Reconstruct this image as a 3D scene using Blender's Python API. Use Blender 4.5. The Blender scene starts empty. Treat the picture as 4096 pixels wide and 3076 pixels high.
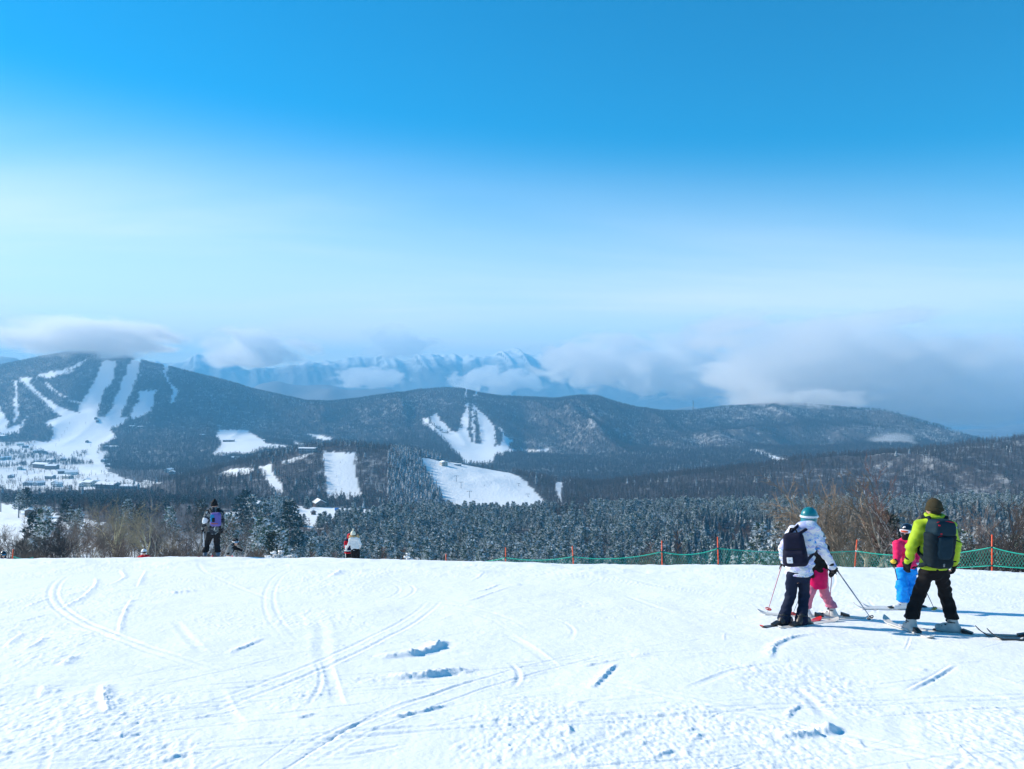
import bpy, bmesh, math, random
import numpy as np
from mathutils import Vector, Matrix, Quaternion
from mathutils.bvhtree import BVHTree

# ------------------------------------------------------------------ camera
S = bpy.context.scene
COL = S.collection
F = 829.0                 # focal length in pixels of a 1024 px wide frame
CX, CY = 512.0, 384.5
EYE = 1.72
cam_data = bpy.data.cameras.new('camera')
cam_data.sensor_fit = 'HORIZONTAL'
cam_data.sensor_width = 17.3
cam_data.lens = 17.3 * F / 1024.0
cam_data.clip_start = 0.1
cam_data.clip_end = 60000
cam = bpy.data.objects.new('camera', cam_data)
COL.objects.link(cam)
cam.location = (0, 0, EYE)
cam.rotation_euler = (math.radians(90), 0, 0)
S.camera = cam

# ------------------------------------------------------------------ light
SUN_EL = math.radians(31)
SUN_AZ = math.radians(-70)          # clockwise from +Y, so the sun stands to the left and ahead
sun_dir = Vector((math.sin(SUN_AZ) * math.cos(SUN_EL), math.cos(SUN_AZ) * math.cos(SUN_EL), math.sin(SUN_EL)))
world = bpy.data.worlds.new('World')
S.world = world
world.use_nodes = True
wt = world.node_tree
wt.nodes.clear()

def wn(t, **kw):
    n = wt.nodes.new(t)
    for k, v in kw.items():
        setattr(n, k, v)
    return n

def wl(a, b):
    wt.links.new(a, b)

w_out = wn('ShaderNodeOutputWorld')
w_bg = wn('ShaderNodeBackground')
w_bg.inputs['Strength'].default_value = 0.110
sky = wn('ShaderNodeTexSky', sky_type='NISHITA', sun_disc=False)
sky.sun_elevation = SUN_EL
sky.sun_rotation = SUN_AZ
sky.altitude = 1500
sky.air_density = 1.0
sky.dust_density = 0.6
sky.ozone_density = 2.2
w_hsv = wn('ShaderNodeHueSaturation')
w_hsv.inputs['Saturation'].default_value = 1.66
w_hsv.inputs['Hue'].default_value = 0.487
w_hsv.inputs['Value'].default_value = 1.28
wl(sky.outputs['Color'], w_hsv.inputs['Color'])
# thin streaked high cloud, on the direction of view
w_tc = wn('ShaderNodeTexCoord')
w_sep = wn('ShaderNodeSeparateXYZ')
wl(w_tc.outputs['Generated'], w_sep.inputs[0])
w_zc = wn('ShaderNodeMath', operation='MAXIMUM'); w_zc.inputs[1].default_value = 0.0
wl(w_sep.outputs['Z'], w_zc.inputs[0])
w_za = wn('ShaderNodeMath', operation='ADD'); w_za.inputs[1].default_value = 0.10
wl(w_zc.outputs[0], w_za.inputs[0])
w_dx = wn('ShaderNodeMath', operation='DIVIDE'); wl(w_sep.outputs['X'], w_dx.inputs[0]); wl(w_za.outputs[0], w_dx.inputs[1])
w_dy = wn('ShaderNodeMath', operation='DIVIDE'); wl(w_sep.outputs['Y'], w_dy.inputs[0]); wl(w_za.outputs[0], w_dy.inputs[1])
w_cmb = wn('ShaderNodeCombineXYZ'); wl(w_dx.outputs[0], w_cmb.inputs[0]); wl(w_dy.outputs[0], w_cmb.inputs[1])
w_map = wn('ShaderNodeMapping'); w_map.inputs['Rotation'].default_value = (0, 0, math.radians(24)); w_map.inputs['Scale'].default_value = (0.20, 0.55, 1)
w_map.inputs['Location'].default_value = (5.3, 0.4, 0)
wl(w_cmb.outputs[0], w_map.inputs[0])
w_no = wn('ShaderNodeTexNoise'); w_no.inputs['Scale'].default_value = 1.0; w_no.inputs['Detail'].default_value = 7; w_no.inputs['Roughness'].default_value = 0.52
w_no.inputs['Distortion'].default_value = 0.5
wl(w_map.outputs[0], w_no.inputs['Vector'])
w_r1 = wn('ShaderNodeMapRange'); w_r1.interpolation_type = 'SMOOTHSTEP'
w_r1.inputs['From Min'].default_value = 0.34; w_r1.inputs['From Max'].default_value = 0.66
wl(w_no.outputs['Fac'], w_r1.inputs['Value'])
w_dot = wn('ShaderNodeVectorMath', operation='DOT_PRODUCT')      # the veil is brighter and reaches higher towards the sun
wl(w_tc.outputs['Generated'], w_dot.inputs[0]); w_dot.inputs[1].default_value = tuple(sun_dir)
w_ds = wn('ShaderNodeMath', operation='MULTIPLY_ADD'); w_ds.inputs[1].default_value = -0.09; wl(w_dot.outputs['Value'], w_ds.inputs[0]); wl(w_sep.outputs['Z'], w_ds.inputs[2])
w_r2 = wn('ShaderNodeMapRange'); w_r2.interpolation_type = 'SMOOTHSTEP'     # high cloud is thick only low in the sky
w_r2.inputs['From Min'].default_value = 0.265; w_r2.inputs['From Max'].default_value = 0.02
wl(w_ds.outputs[0], w_r2.inputs['Value'])
w_nb = wn('ShaderNodeMath', operation='MULTIPLY_ADD'); w_nb.inputs[1].default_value = 0.40; w_nb.inputs[2].default_value = 0.64; wl(w_r1.outputs[0], w_nb.inputs[0])
w_m = wn('ShaderNodeMath', operation='MULTIPLY'); wl(w_nb.outputs[0], w_m.inputs[0]); wl(w_r2.outputs[0], w_m.inputs[1])
w_m2 = wn('ShaderNodeMath', operation='MULTIPLY'); wl(w_m.outputs[0], w_m2.inputs[0]); w_m2.inputs[1].default_value = 1.0
w_mix = wn('ShaderNodeMix', data_type='RGBA')
wl(w_m2.outputs[0], w_mix.inputs['Factor'])
wl(w_hsv.outputs['Color'], w_mix.inputs['A'])
w_mix.inputs['B'].default_value = (8.0, 8.5, 8.6, 1)
wl(w_mix.outputs['Result'], w_bg.inputs['Color'])
wl(w_bg.outputs[0], w_out.inputs['Surface'])

sun_data = bpy.data.lights.new('sun', 'SUN')
sun_data.energy = 5.0
sun_data.angle = math.radians(0.53)
sun_data.color = (1.0, 0.905, 0.77)
sun = bpy.data.objects.new('sun', sun_data)
COL.objects.link(sun)
sun.rotation_euler = (-sun_dir).to_track_quat('-Z', 'Y').to_euler()
sun.location = (-40, 15, 30)

vs = S.view_settings
vs.view_transform = 'Standard'
vs.look = 'None'
vs.exposure = 0.34
vs.gamma = 1.0
S.render.film_transparent = False
S.cycles.max_bounces = 32
S.cycles.diffuse_bounces = 3
S.cycles.glossy_bounces = 2
S.cycles.transparent_max_bounces = 8
S.cycles.volume_bounces = 32
S.cycles.volume_step_rate = 0.6
S.cycles.volume_max_steps = 128
S.cycles.use_denoising = True

# ------------------------------------------------------------------ helpers
def P(px, py, d):
    """point seen at pixel (px, py) of the 1024 x 769 frame, at depth d metres"""
    return Vector((d * (px - CX) / F, d, EYE + d * (CY - py) / F))

def obj(name, mesh, mat=None, parent=None):
    o = bpy.data.objects.new(name, mesh)
    if mat is not None and mesh is not None and not mesh.materials:
        mesh.materials.append(mat)
    COL.objects.link(o)
    if parent is not None:
        o.parent = parent
    return o

def tag(o, label, cat, group=None):
    o['label'] = label
    o['category'] = cat
    if group:
        o['group'] = group
    return o

def thing(name, label, cat, loc=(0, 0, 0), rotz=0.0, group=None):
    o = bpy.data.objects.new(name, None)
    o.empty_display_size = 0.3
    COL.objects.link(o)
    o.location = loc
    o.rotation_euler = (0, 0, rotz)
    return tag(o, label, cat, group)

def mesh_from(name, verts, faces, smooth=False):
    me = bpy.data.meshes.new(name)
    me.from_pydata([tuple(v) for v in verts], [], [tuple(f) for f in faces])
    if smooth:
        me.shade_smooth()
    me.update()
    return me

def mesh_np(name, V, Q, smooth=True):
    """V (n,3), Q (m,k) index array"""
    me = bpy.data.meshes.new(name)
    n, m, k = len(V), len(Q), Q.shape[1]
    me.vertices.add(n)
    me.vertices.foreach_set('co', np.ascontiguousarray(V, dtype=np.float32).ravel())
    me.loops.add(m * k)
    me.loops.foreach_set('vertex_index', np.ascontiguousarray(Q, dtype=np.int32).ravel())
    me.polygons.add(m)
    me.polygons.foreach_set('loop_start', np.arange(0, m * k, k, dtype=np.int32))
    me.polygons.foreach_set('loop_total', np.full(m, k, dtype=np.int32))
    me.update(calc_edges=True)
    if smooth:
        me.shade_smooth()
    return me

# ---- numpy noise
def _hash(ix, iy, seed):
    h = (ix.astype(np.int64) * 374761393 + iy.astype(np.int64) * 668265263 + seed * 974711) & 0xFFFFFFFF
    h = ((h ^ (h >> 13)) * 1274126177) & 0xFFFFFFFF
    h = h ^ (h >> 16)
    return (h & 0xFFFFFF) / float(0xFFFFFF)

def vnoise(x, y, seed=0):
    x = np.asarray(x, dtype=np.float64); y = np.asarray(y, dtype=np.float64)
    ix = np.floor(x); iy = np.floor(y)
    fx = x - ix; fy = y - iy
    fx = fx * fx * fx * (fx * (fx * 6 - 15) + 10); fy = fy * fy * fy * (fy * (fy * 6 - 15) + 10)
    a = _hash(ix, iy, seed); b = _hash(ix + 1, iy, seed); c = _hash(ix, iy + 1, seed); d = _hash(ix + 1, iy + 1, seed)
    return (a + (b - a) * fx) * (1 - fy) + (c + (d - c) * fx) * fy

def fbm(x, y, octv=5, seed=0, gain=0.5):
    s = 0; a = 1; t = 0
    for i in range(octv):
        s = s + a * (vnoise(x * 2 ** i + 13.7 * i, y * 2 ** i - 7.1 * i, seed + i) * 2 - 1)
        t += a; a *= gain
    return s / t

def ridged(x, y, octv=5, seed=0, gain=0.5):
    s = 0; a = 1; t = 0
    for i in range(octv):
        n = 1 - np.abs(vnoise(x * 2 ** i + 5.3 * i, y * 2 ** i + 9.1 * i, seed + i) * 2 - 1)
        s = s + a * n * n
        t += a; a *= gain
    return s / t

def smooth01(x):
    x = np.clip(x, 0, 1)
    return x * x * (3 - 2 * x)

def in_poly(px, py, poly):
    """vectorised point in polygon"""
    poly = np.asarray(poly, float)
    inside = np.zeros(px.shape, bool)
    j = len(poly) - 1
    for i in range(len(poly)):
        xi, yi = poly[i]; xj, yj = poly[j]
        c = ((yi > py) != (yj > py)) & (px < (xj - xi) * (py - yi) / (yj - yi + 1e-12) + xi)
        inside ^= c
        j = i
    return inside

# ---- materials
def new_mat(name):
    m = bpy.data.materials.new(name)
    m.use_nodes = True
    nt = m.node_tree
    b = nt.nodes['Principled BSDF']
    return m, nt, b

def mix_rgb(nt, fac, a, b):
    n = nt.nodes.new('ShaderNodeMix'); n.data_type = 'RGBA'
    for sock, v in (('Factor', fac), ('A', a), ('B', b)):
        if hasattr(v, 'node'):
            nt.links.new(v, n.inputs[sock])
        elif sock == 'Factor':
            n.inputs[sock].default_value = v
        else:
            n.inputs[sock].default_value = (*v, 1)
    return n.outputs['Result']

def noise_node(nt, scale, detail=4, rough=0.55, vec=None, dist=0.0):
    n = nt.nodes.new('ShaderNodeTexNoise')
    n.inputs['Scale'].default_value = scale; n.inputs['Detail'].default_value = detail
    n.inputs['Roughness'].default_value = rough; n.inputs['Distortion'].default_value = dist
    if vec is not None:
        nt.links.new(vec, n.inputs['Vector'])
    return n.outputs['Fac']

def ramp(nt, v, lo, hi, to0=0.0, to1=1.0):
    n = nt.nodes.new('ShaderNodeMapRange'); n.interpolation_type = 'SMOOTHSTEP'
    n.inputs['From Min'].default_value = lo; n.inputs['From Max'].default_value = hi
    n.inputs['To Min'].default_value = to0; n.inputs['To Max'].default_value = to1
    nt.links.new(v, n.inputs['Value'])
    return n.outputs[0]

def math_node(nt, op, a, b=None):
    n = nt.nodes.new('ShaderNodeMath'); n.operation = op
    for i, v in enumerate((a, b)):
        if v is None:
            continue
        if hasattr(v, 'node'):
            nt.links.new(v, n.inputs[i])
        else:
            n.inputs[i].default_value = v
    return n.outputs[0]

def bump(nt, b, height, strength=0.3, distance=0.01):
    n = nt.nodes.new('ShaderNodeBump')
    n.inputs['Strength'].default_value = strength; n.inputs['Distance'].default_value = distance
    nt.links.new(height, n.inputs['Height'])
    nt.links.new(n.outputs[0], b.inputs['Normal'])

def obj_coord(nt, which='Object'):
    return nt.nodes.new('ShaderNodeTexCoord').outputs[which]

def simple(name, col, rough=0.6, var=0.12, scale=8.0, metal=0.0, bump_s=0.0, bump_scale=60.0, coat=0.0):
    """plain paint, cloth or plastic with a slight cloud of lighter and darker tone"""
    m, nt, b = new_mat(name)
    tc = obj_coord(nt)
    f = noise_node(nt, scale, 5, 0.6, tc)
    f = ramp(nt, f, 0.3, 0.7)
    lo = tuple(c * (1 - var) for c in col); hi = tuple(min(1, c * (1 + var)) for c in col)
    nt.links.new(mix_rgb(nt, f, lo, hi), b.inputs['Base Color'])
    b.inputs['Roughness'].default_value = rough
    b.inputs['Metallic'].default_value = metal
    b.inputs['Coat Weight'].default_value = coat
    if bump_s:
        bump(nt, b, noise_node(nt, bump_scale, 3, 0.6, tc), bump_s, 0.01)
    return m

def snow_mat(name, bump_scale=30, strength=0.35, dist=0.02, col=(0.86, 0.89, 0.905)):
    m, nt, b = new_mat(name)
    geo = nt.nodes.new('ShaderNodeNewGeometry').outputs['Position']
    f = ramp(nt, noise_node(nt, 0.35, 5, 0.6, geo), 0.3, 0.7)
    nt.links.new(mix_rgb(nt, f, tuple(c * 0.975 for c in col), col), b.inputs['Base Color'])
    b.inputs['Roughness'].default_value = 0.75
    b.inputs['Specular IOR Level'].default_value = 0.25
    h = math_node(nt, 'ADD', noise_node(nt, bump_scale, 5, 0.7, geo), math_node(nt, 'MULTIPLY', noise_node(nt, bump_scale * 0.13, 3, 0.6, geo), 3.0))
    bump(nt, b, h, strength, dist)
    return m

# ------------------------------------------------------------------ the near slope: a plane that rolls over at a brow
BROW = np.array([(-400, 22.0), (0, 22.7), (213, 24.6), (352, 24.8), (463, 24.3), (574, 23.3), (722, 23.6), (787, 24.2), (900, 23.4), (1024, 22.1), (1400, 21.0)])
BROW[:, 1] -= 1.7

def fore(x, y):
    x = np.asarray(x, float); y = np.asarray(y, float)
    px = CX + F * x / np.maximum(y, 6.0)
    db = np.interp(px, BROW[:, 0], BROW[:, 1])
    e = np.maximum(y - db, 0)
    extra = np.where(e < 8, 0.0125 * e * e, 0.8 + 0.2 * (e - 8))
    return -0.1417 * y - 0.012 * x - extra

# ------------------------------------------------------------------ the land beyond: knots of (depth: [(pixel column, pixel row of the ground)])
CREST = [(-160, 382), (0, 367), (28, 361), (55, 355), (76, 352.5), (106, 354.5), (139, 360.5), (171, 367.5), (199, 375), (222, 381), (250, 389), (278, 395), (305, 402), (330, 402.5), (370, 398),
         (403, 394.5), (417, 391), (444, 389), (463, 390), (481, 394), (500, 397), (532, 399), (555, 400.5), (579, 397), (597, 397), (616, 404), (639, 410), (662, 413), (690, 412.5),
         (722, 408), (760, 405), (796, 405), (833, 408), (866, 413), (893, 420), (912, 425), (926, 428), (949, 434), (981, 441), (992, 445), (1024, 454), (1190, 457)]
HILLS = [(-160, 357), (0, 357), (17, 358), (40, 372), (90, 385), (200, 400), (245, 391), (260, 383), (275, 381), (290, 386), (300, 388), (330, 386), (345, 390), (370, 391), (400, 392), (430, 398),
         (500, 400), (600, 405), (900, 422), (960, 430), (1000, 426), (1024, 424), (1190, 420)]
ALPS = [(-160, 372), (100, 372), (170, 366), (190, 357), (200, 354), (212, 356), (222, 352), (232, 357), (250, 368), (290, 369), (310, 361), (330, 357), (355, 354), (380, 357), (400, 359), (430, 356),
        (445, 352), (455, 350), (462, 354), (470, 351), (480, 354), (492, 352), (500, 349.5), (510, 349), (522, 351), (535, 357), (560, 364), (620, 372), (700, 380), (800, 385), (900, 392), (1190, 395)]
LAYERS = {
    60: [(-160, 582), (300, 585), (1190, 582)],
    110: [(-160, 576), (200, 580), (300, 588), (800, 590), (900, 583), (1190, 580)],
    200: [(-160, 556), (100, 558), (200, 564), (300, 585), (700, 586), (800, 580), (900, 574), (1190, 570)],
    300: [(-160, 532), (100, 534), (200, 543), (300, 568), (400, 572), (700, 572), (800, 567), (900, 562), (1190, 556)],
    450: [(-160, 514), (100, 514), (200, 520), (300, 533), (400, 538), (600, 540), (700, 540), (800, 537), (900, 534), (1190, 530)],
    620: [(-160, 505), (100, 505), (200, 507), (300, 511), (400, 515), (500, 517), (600, 514), (700, 511), (800, 510), (900, 508), (1190, 503)],
    850: [(-160, 501), (100, 500), (200, 499), (300, 501), (400, 506), (480, 511), (545, 512), (600, 508), (700, 508), (800, 505), (900, 500), (1024, 496), (1190, 490)],
    1150: [(-160, 492), (0, 490), (100, 488), (150, 486), (200, 476), (231, 467), (278, 455), (315, 448), (350, 447), (400, 452), (430, 458.5), (463, 465), (500, 474.5), (523, 484), (537, 496), (546, 505), (556, 504),
           (600, 486), (650, 480), (700, 475), (722, 473), (755, 468), (800, 463), (850, 461), (900, 458), (950, 453), (1000, 446), (1024, 442), (1190, 434)],
    1450: [(-160, 482), (0, 480), (100, 476), (200, 478), (300, 472), (400, 475), (500, 488), (600, 490), (700, 483), (800, 476), (900, 471), (1024, 458), (1190, 452)],
    1900: [(-160, 466), (0, 464), (100, 462), (200, 463), (250, 456), (300, 454), (400, 462), (500, 467), (600, 471), (700, 468), (760, 465), (800, 461), (900, 458), (1024, 456), (1190, 456)],
    2300: [(-160, 450), (0, 446), (100, 445), (200, 440), (300, 440), (350, 446), (400, 441), (440, 447), (480, 453), (530, 452), (600, 455), (700, 448), (800, 446), (900, 442), (960, 448), (1024, 455), (1190, 457)],
    2800: [(-160, 415), (0, 408), (60, 404), (100, 403), (150, 404), (200, 412), (250, 424), (300, 426), (350, 421), (400, 417), (440, 418), (475, 416), (510, 420), (560, 424), (600, 421), (650, 430), (700, 433),
           (750, 426), (800, 420), (850, 419), (900, 425), (950, 436), (980, 446), (1024, 456), (1190, 459)],
    3300: CREST,
    4000: [(x, y + 13) for x, y in CREST],
    5000: [(-160, 400), (300, 415), (700, 425), (1190, 450)],
    6500: HILLS,
    7500: [(x, y + 14) for x, y in HILLS],
    8300: [(-160, 412), (600, 412), (1190, 425)],
    9800: ALPS,
    11000: [(x, y + 22) for x, y in ALPS],
}
LAYERS[1150] = sorted([p for p in LAYERS[1150] if not 455 < p[0] < 560] + [(463, 466), (500, 473), (523, 477), (546, 481), (558, 483)])
COLS = np.arange(-160, 1185, 2.1)
KD = [27.0, 31.0, 36.0, 44.0] + sorted(LAYERS)
KZ = np.zeros((len(KD), len(COLS)))
for i, d in enumerate(KD):
    if d < 50:
        KZ[i] = fore((COLS - CX) / F * d, np.full(COLS.shape, d)) - 0.12
    else:
        t = np.array(LAYERS[d], float)
        py = np.interp(COLS, t[:, 0], t[:, 1])
        k = np.ones(7) / 7 if d not in (9800,) else np.ones(1)
        if d in (3300,):
            k = np.ones(3) / 3
        pad = len(k) // 2
        py = np.convolve(np.pad(py, pad, mode='edge'), k, mode='valid')
        KZ[i] = EYE + d * (CY - py) / F

def pchip(xk, yk, x):
    """monotone cubic through knots; yk (k, n), x (m,) -> (m, n)"""
    xk = np.asarray(xk, float)
    h = np.diff(xk)[:, None]
    dl = np.diff(yk, axis=0) / h
    m = np.zeros_like(yk)
    w1 = 2 * h[1:] + h[:-1]; w2 = h[1:] + 2 * h[:-1]
    ok = dl[:-1] * dl[1:] > 0
    with np.errstate(divide='ignore', invalid='ignore'):
        hm = (w1 + w2) / (w1 / dl[:-1] + w2 / dl[1:])
    m[1:-1] = np.where(ok, hm, 0)
    m[0] = dl[0]; m[-1] = dl[-1]
    idx = np.clip(np.searchsorted(xk, x) - 1, 0, len(xk) - 2)
    hh = np.diff(xk)[idx][:, None]
    t = ((x - xk[idx])[:, None]) / hh
    return ((2 * t ** 3 - 3 * t ** 2 + 1) * yk[idx] + (t ** 3 - 2 * t ** 2 + t) * hh * m[idx] + (-2 * t ** 3 + 3 * t ** 2) * yk[idx + 1] + (t ** 3 - t ** 2) * hh * m[idx + 1])

ROWS = np.concatenate([np.linspace(27, 110, 26)[:-1], np.linspace(110, 620, 60)[:-1], np.linspace(620, 1450, 90)[:-1], np.linspace(1450, 3300, 140)[:-1],
                       np.linspace(3300, 4000, 12)[:-1], np.linspace(4000, 6500, 24)[:-1], np.linspace(6500, 8300, 18)[:-1], np.linspace(8300, 9800, 70)[:-1], np.linspace(9800, 11000, 10)])
TZ = pchip(KD, KZ, ROWS)
TX = (COLS[None, :] - CX) / F * ROWS[:, None]
TY = np.repeat(ROWS[:, None], len(COLS), 1)

def win(d, a, b, c, e):
    return smooth01((d - a) / (b - a)) * (1 - smooth01((d - c) / (e - c)))

# gullies and spurs
PX0 = np.repeat(COLS[None, :], len(ROWS), 0)
g1 = (ridged(TX / 560 + 0.22 * TY / 560 + 3.1, TY / 1700 + 0.6, 4, 11) - 0.45)
g2 = fbm(TX / 160, TY / 300, 4, 31)
w_m = win(TY, 2150, 2600, 2900, 3300)
calm = 1 - 0.72 * np.maximum(win(PX0, -80, 0, 250, 330), np.maximum(win(PX0, 400, 430, 500, 530), 0.75 * win(PX0, 800, 860, 1300, 1400)))      # the open runs lie on even ground
TZ += w_m * calm * (165 * g1 + 22 * g2)
TZ += win(TY, 2900, 3300, 3300, 3900) * 5 * g2
w_n = win(TY, 900, 1050, 1100, 1250)
TZ += w_n * (5 * fbm(TX / 90, TY / 160, 4, 51))
w_r = win(TY, 700, 950, 1150, 1500) * smooth01((TX - 330) / 250)      # the hill on the right has deep gullies
TZ += w_r * 44 * (ridged(TX / 260 + 0.35 * TY / 260 + 0.3, TY / 700, 4, 61) - 0.45)
TZ += win(TY, 150, 300, 500, 620) * 2.5 * fbm(TX / 45, TY / 45, 3, 71)
w_v = win(TY, 1250, 1500, 1900, 2250)
TZ += w_v * 8 * fbm(TX / 200, TY / 250, 4, 77)
w_h = win(TY, 5200, 6300, 6600, 8000)
TZ += w_h * (-120 * np.abs(fbm(TX / 900, TY / 1300, 4, 81)) + 30)
w_a = win(TY, 8400, 9400, 9650, 10300)
TZ += w_a * (260 * (ridged(TX / 740 + TY / 2100, TY / 1900, 5, 91, 0.55) - 0.52))
TZ += win(TY, 9500, 9800, 9800, 10600) * 45 * (ridged(TX / 210, TY / 650, 4, 95, 0.6) - 0.5)

def height_at(x, y):
    """land height by bilinear lookup in (column, depth)"""
    x = np.asarray(x, float); y = np.asarray(y, float)
    px = CX + F * x / y
    c = np.clip((px - COLS[0]) / (COLS[1] - COLS[0]), 0, len(COLS) - 1.001)
    r = np.clip(np.interp(y, ROWS, np.arange(len(ROWS))), 0, len(ROWS) - 1.001)
    ci = c.astype(int); ri = r.astype(int); cf = c - ci; rf = r - ri
    a = TZ[ri, ci] * (1 - cf) + TZ[ri, ci + 1] * cf
    b = TZ[ri + 1, ci] * (1 - cf) + TZ[ri + 1, ci + 1] * cf
    return a * (1 - rf) + b * rf

def ground_point(px, py, dmin, dmax):
    """where the line of sight through a pixel first meets the land between two depths"""
    d = np.linspace(dmin, dmax, 1500)
    x = (px - CX) / F * d
    z = EYE + d * (CY - py) / F
    g = height_at(x, d)
    hit = np.where(z <= g)[0]
    i = hit[0] if len(hit) else int(np.argmin(z - g))
    return Vector((x[i], d[i], g[i]))

# ------------------------------------------------------------------ open snow (pistes, fields, clearings), outlined on the picture and cast onto the land
def Z2(*p): return [(x * .12433, 337.5 + y * .12433) for x, y in p]
def Z3(*p): return [(175 + x * .12433, 337.5 + y * .12433) for x, y in p]
def Z4(*p): return [(375 + x * .12433, 337.5 + y * .12433) for x, y in p]
def Z5(*p): return [(600 + x * .12433, 312.5 + y * .12433) for x, y in p]
def Z7(*p): return [(x * .12433, 475 + y * .12433) for x, y in p]
def Z8(*p): return [(250 + x * .13562, 475 + y * .13562) for x, y in p]

OPEN_FAR = [   # on the mountains, deeper than 1500 m
    Z2((820, 190), (945, 180), (905, 360), (835, 420), (775, 640), (620, 600), (640, 520), (700, 450), (760, 350)),
    Z2((1045, 180), (1137, 185), (1075, 410), (1000, 560), (965, 645), (840, 645), (900, 560), (960, 400)),
    Z2((1115, 425), (1260, 425), (1240, 500), (1215, 600), (1100, 655), (1020, 650), (1070, 580), (1110, 500)),
    Z2((140, 325), (260, 320), (240, 370), (330, 460), (430, 530), (560, 590), (620, 605), (620, 660), (500, 640), (350, 540), (340, 500), (250, 420)),
    Z2((350, 360), (400, 370), (440, 420), (560, 500), (630, 520), (610, 540), (520, 485), (420, 435)),
    Z2((330, 295), (560, 240), (690, 175), (720, 150), (650, 230), (480, 295), (280, 335)),
    Z2((350, 325), (590, 262), (600, 270), (360, 335)),
    Z2((106, 340), (142, 345), (138, 500), (158, 640), (115, 700), (108, 600), (118, 480)),
    Z2((-200, 400), (0, 560), (80, 700), (0, 760), (-200, 800)),
    Z2((1310, 235), (1362, 245), (1340, 280), (1372, 370), (1428, 420), (1422, 480), (1370, 550), (1385, 480), (1390, 420), (1325, 330)),
    Z2((340, 690), (480, 640), (620, 605), (775, 632), (1020, 645), (1010, 690), (880, 740), (935, 800), (870, 850), (770, 900), (790, 970), (640, 910), (560, 965), (370, 930), (235, 880), (300, 850), (420, 830), (420, 720)),
    Z2((0, 740), (160, 700), (220, 630), (190, 700), (150, 770), (130, 760), (0, 800)),
    Z2((700, 900), (800, 980), (830, 1050), (930, 1100), (920, 1140), (800, 1130), (640, 1110), (640, 1040), (740, 1040), (740, 990), (690, 960)),
    Z3((355, 740), (580, 745), (750, 855), (920, 870), (890, 890), (680, 900), (600, 950), (300, 945), (380, 860), (330, 800)),
    Z3((1040, 770), (1200, 790), (1330, 835), (1200, 840), (1120, 810)),
    Z3((930, 838), (1000, 850), (1130, 868), (980, 878)),
    Z4((360, 655), (425, 645), (430, 690), (540, 760), (640, 790), (760, 842), (960, 866), (1080, 890), (1170, 905), (960, 960), (940, 1010), (870, 1020), (720, 1010), (660, 940), (560, 820), (440, 730)),
    Z4((440, 640), (500, 605), (515, 660), (600, 740), (660, 775), (700, 810), (640, 800), (545, 750), (450, 690)),
    Z4((730, 520), (765, 520), (758, 560), (755, 650), (745, 740), (770, 845), (640, 790), (690, 720), (700, 640), (738, 570)),
    Z4((778, 560), (800, 570), (806, 845), (790, 845)),
    Z4((770, 520), (800, 545), (830, 580), (950, 690), (968, 740), (965, 875), (845, 850), (835, 720), (815, 620)),
    Z4((985, 718), (1000, 715), (1050, 790), (1105, 835), (1085, 895), (1010, 880), (1030, 800)),
    Z4((1080, 900), (1280, 905), (1410, 893), (1380, 918), (1240, 924), (1170, 912)),
    Z4((726, 420), (744, 420), (744, 482), (726, 482)), Z4((798, 420), (822, 440), (822, 472), (804, 470)),
    Z5((1190, 1100), (1270, 1105), (1390, 1150), (1570, 1190), (1410, 1225), (1380, 1170), (1290, 1130)),
]
OPEN_HILL = [  # on the low hill, 800 to 1300 m
    Z3((870, 985), (1000, 955), (1110, 915), (1110, 935), (960, 1000), (880, 1018)),
    Z3((670, 1040), (770, 1015), (790, 1100), (850, 1180), (890, 1280), (800, 1260), (720, 1120)),
    Z3((1185, 915), (1470, 928), (1445, 1000), (1450, 1100), (1515, 1300), (1235, 1300), (1200, 1100)),
    Z3((330, 1100), (480, 1050), (660, 1050), (600, 1090), (460, 1130)),
    Z4((330, 960), (520, 985), (640, 1005), (870, 1050), (1090, 1085), (1200, 1140), (1300, 1250), (1400, 1360), (1300, 1460), (600, 1400), (540, 1290), (470, 1180), (400, 1050)),
    Z4((1455, 1150), (1508, 1150), (1500, 1330), (1462, 1320)),
]
OPEN_NEAR = [  # clearings 150 to 760 m off
    Z7((-300, 200), (60, 235), (240, 262), (440, 285), (500, 310), (510, 360), (860, 380), (870, 410), (780, 440), (640, 470), (560, 480), (400, 420), (250, 460), (200, 540), (60, 560), (-300, 560)),
    Z8((250, 250), (560, 225), (760, 218), (1010, 250), (1010, 330), (880, 345), (700, 340), (600, 372), (440, 385), (250, 360)),
    Z8((-160, 262), (60, 245), (140, 300), (80, 380), (-160, 380)),
]
VILLAGE = Z2((-200, 790), (120, 780), (420, 830), (640, 900), (820, 880), (840, 980), (900, 1050), (935, 1130), (1100, 1150), (1310, 1165), (1200, 1230), (-200, 1235))

def open_mask(px, py, d):
    m = np.zeros(px.shape, bool)
    for polys, lo, hi in ((OPEN_FAR, 1500, 3450), (OPEN_HILL, 700, 1400), (OPEN_NEAR, 120, 800)):
        sel = (d > lo) & (d < hi)
        if polys is not OPEN_NEAR:
            jx, jy = px + 2.2 * fbm(px / 3, py / 3, 3, 17), py + 1.2 * fbm(px / 3, py / 2, 3, 18)
        else: jx, jy = (px + 16 * fbm(px / 14, py / 6, 3, 7), py + 5 * fbm(px / 11, py / 5, 3, 8))
        for p in polys:
            m |= sel & in_poly(jx, jy, p)
    return m

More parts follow.
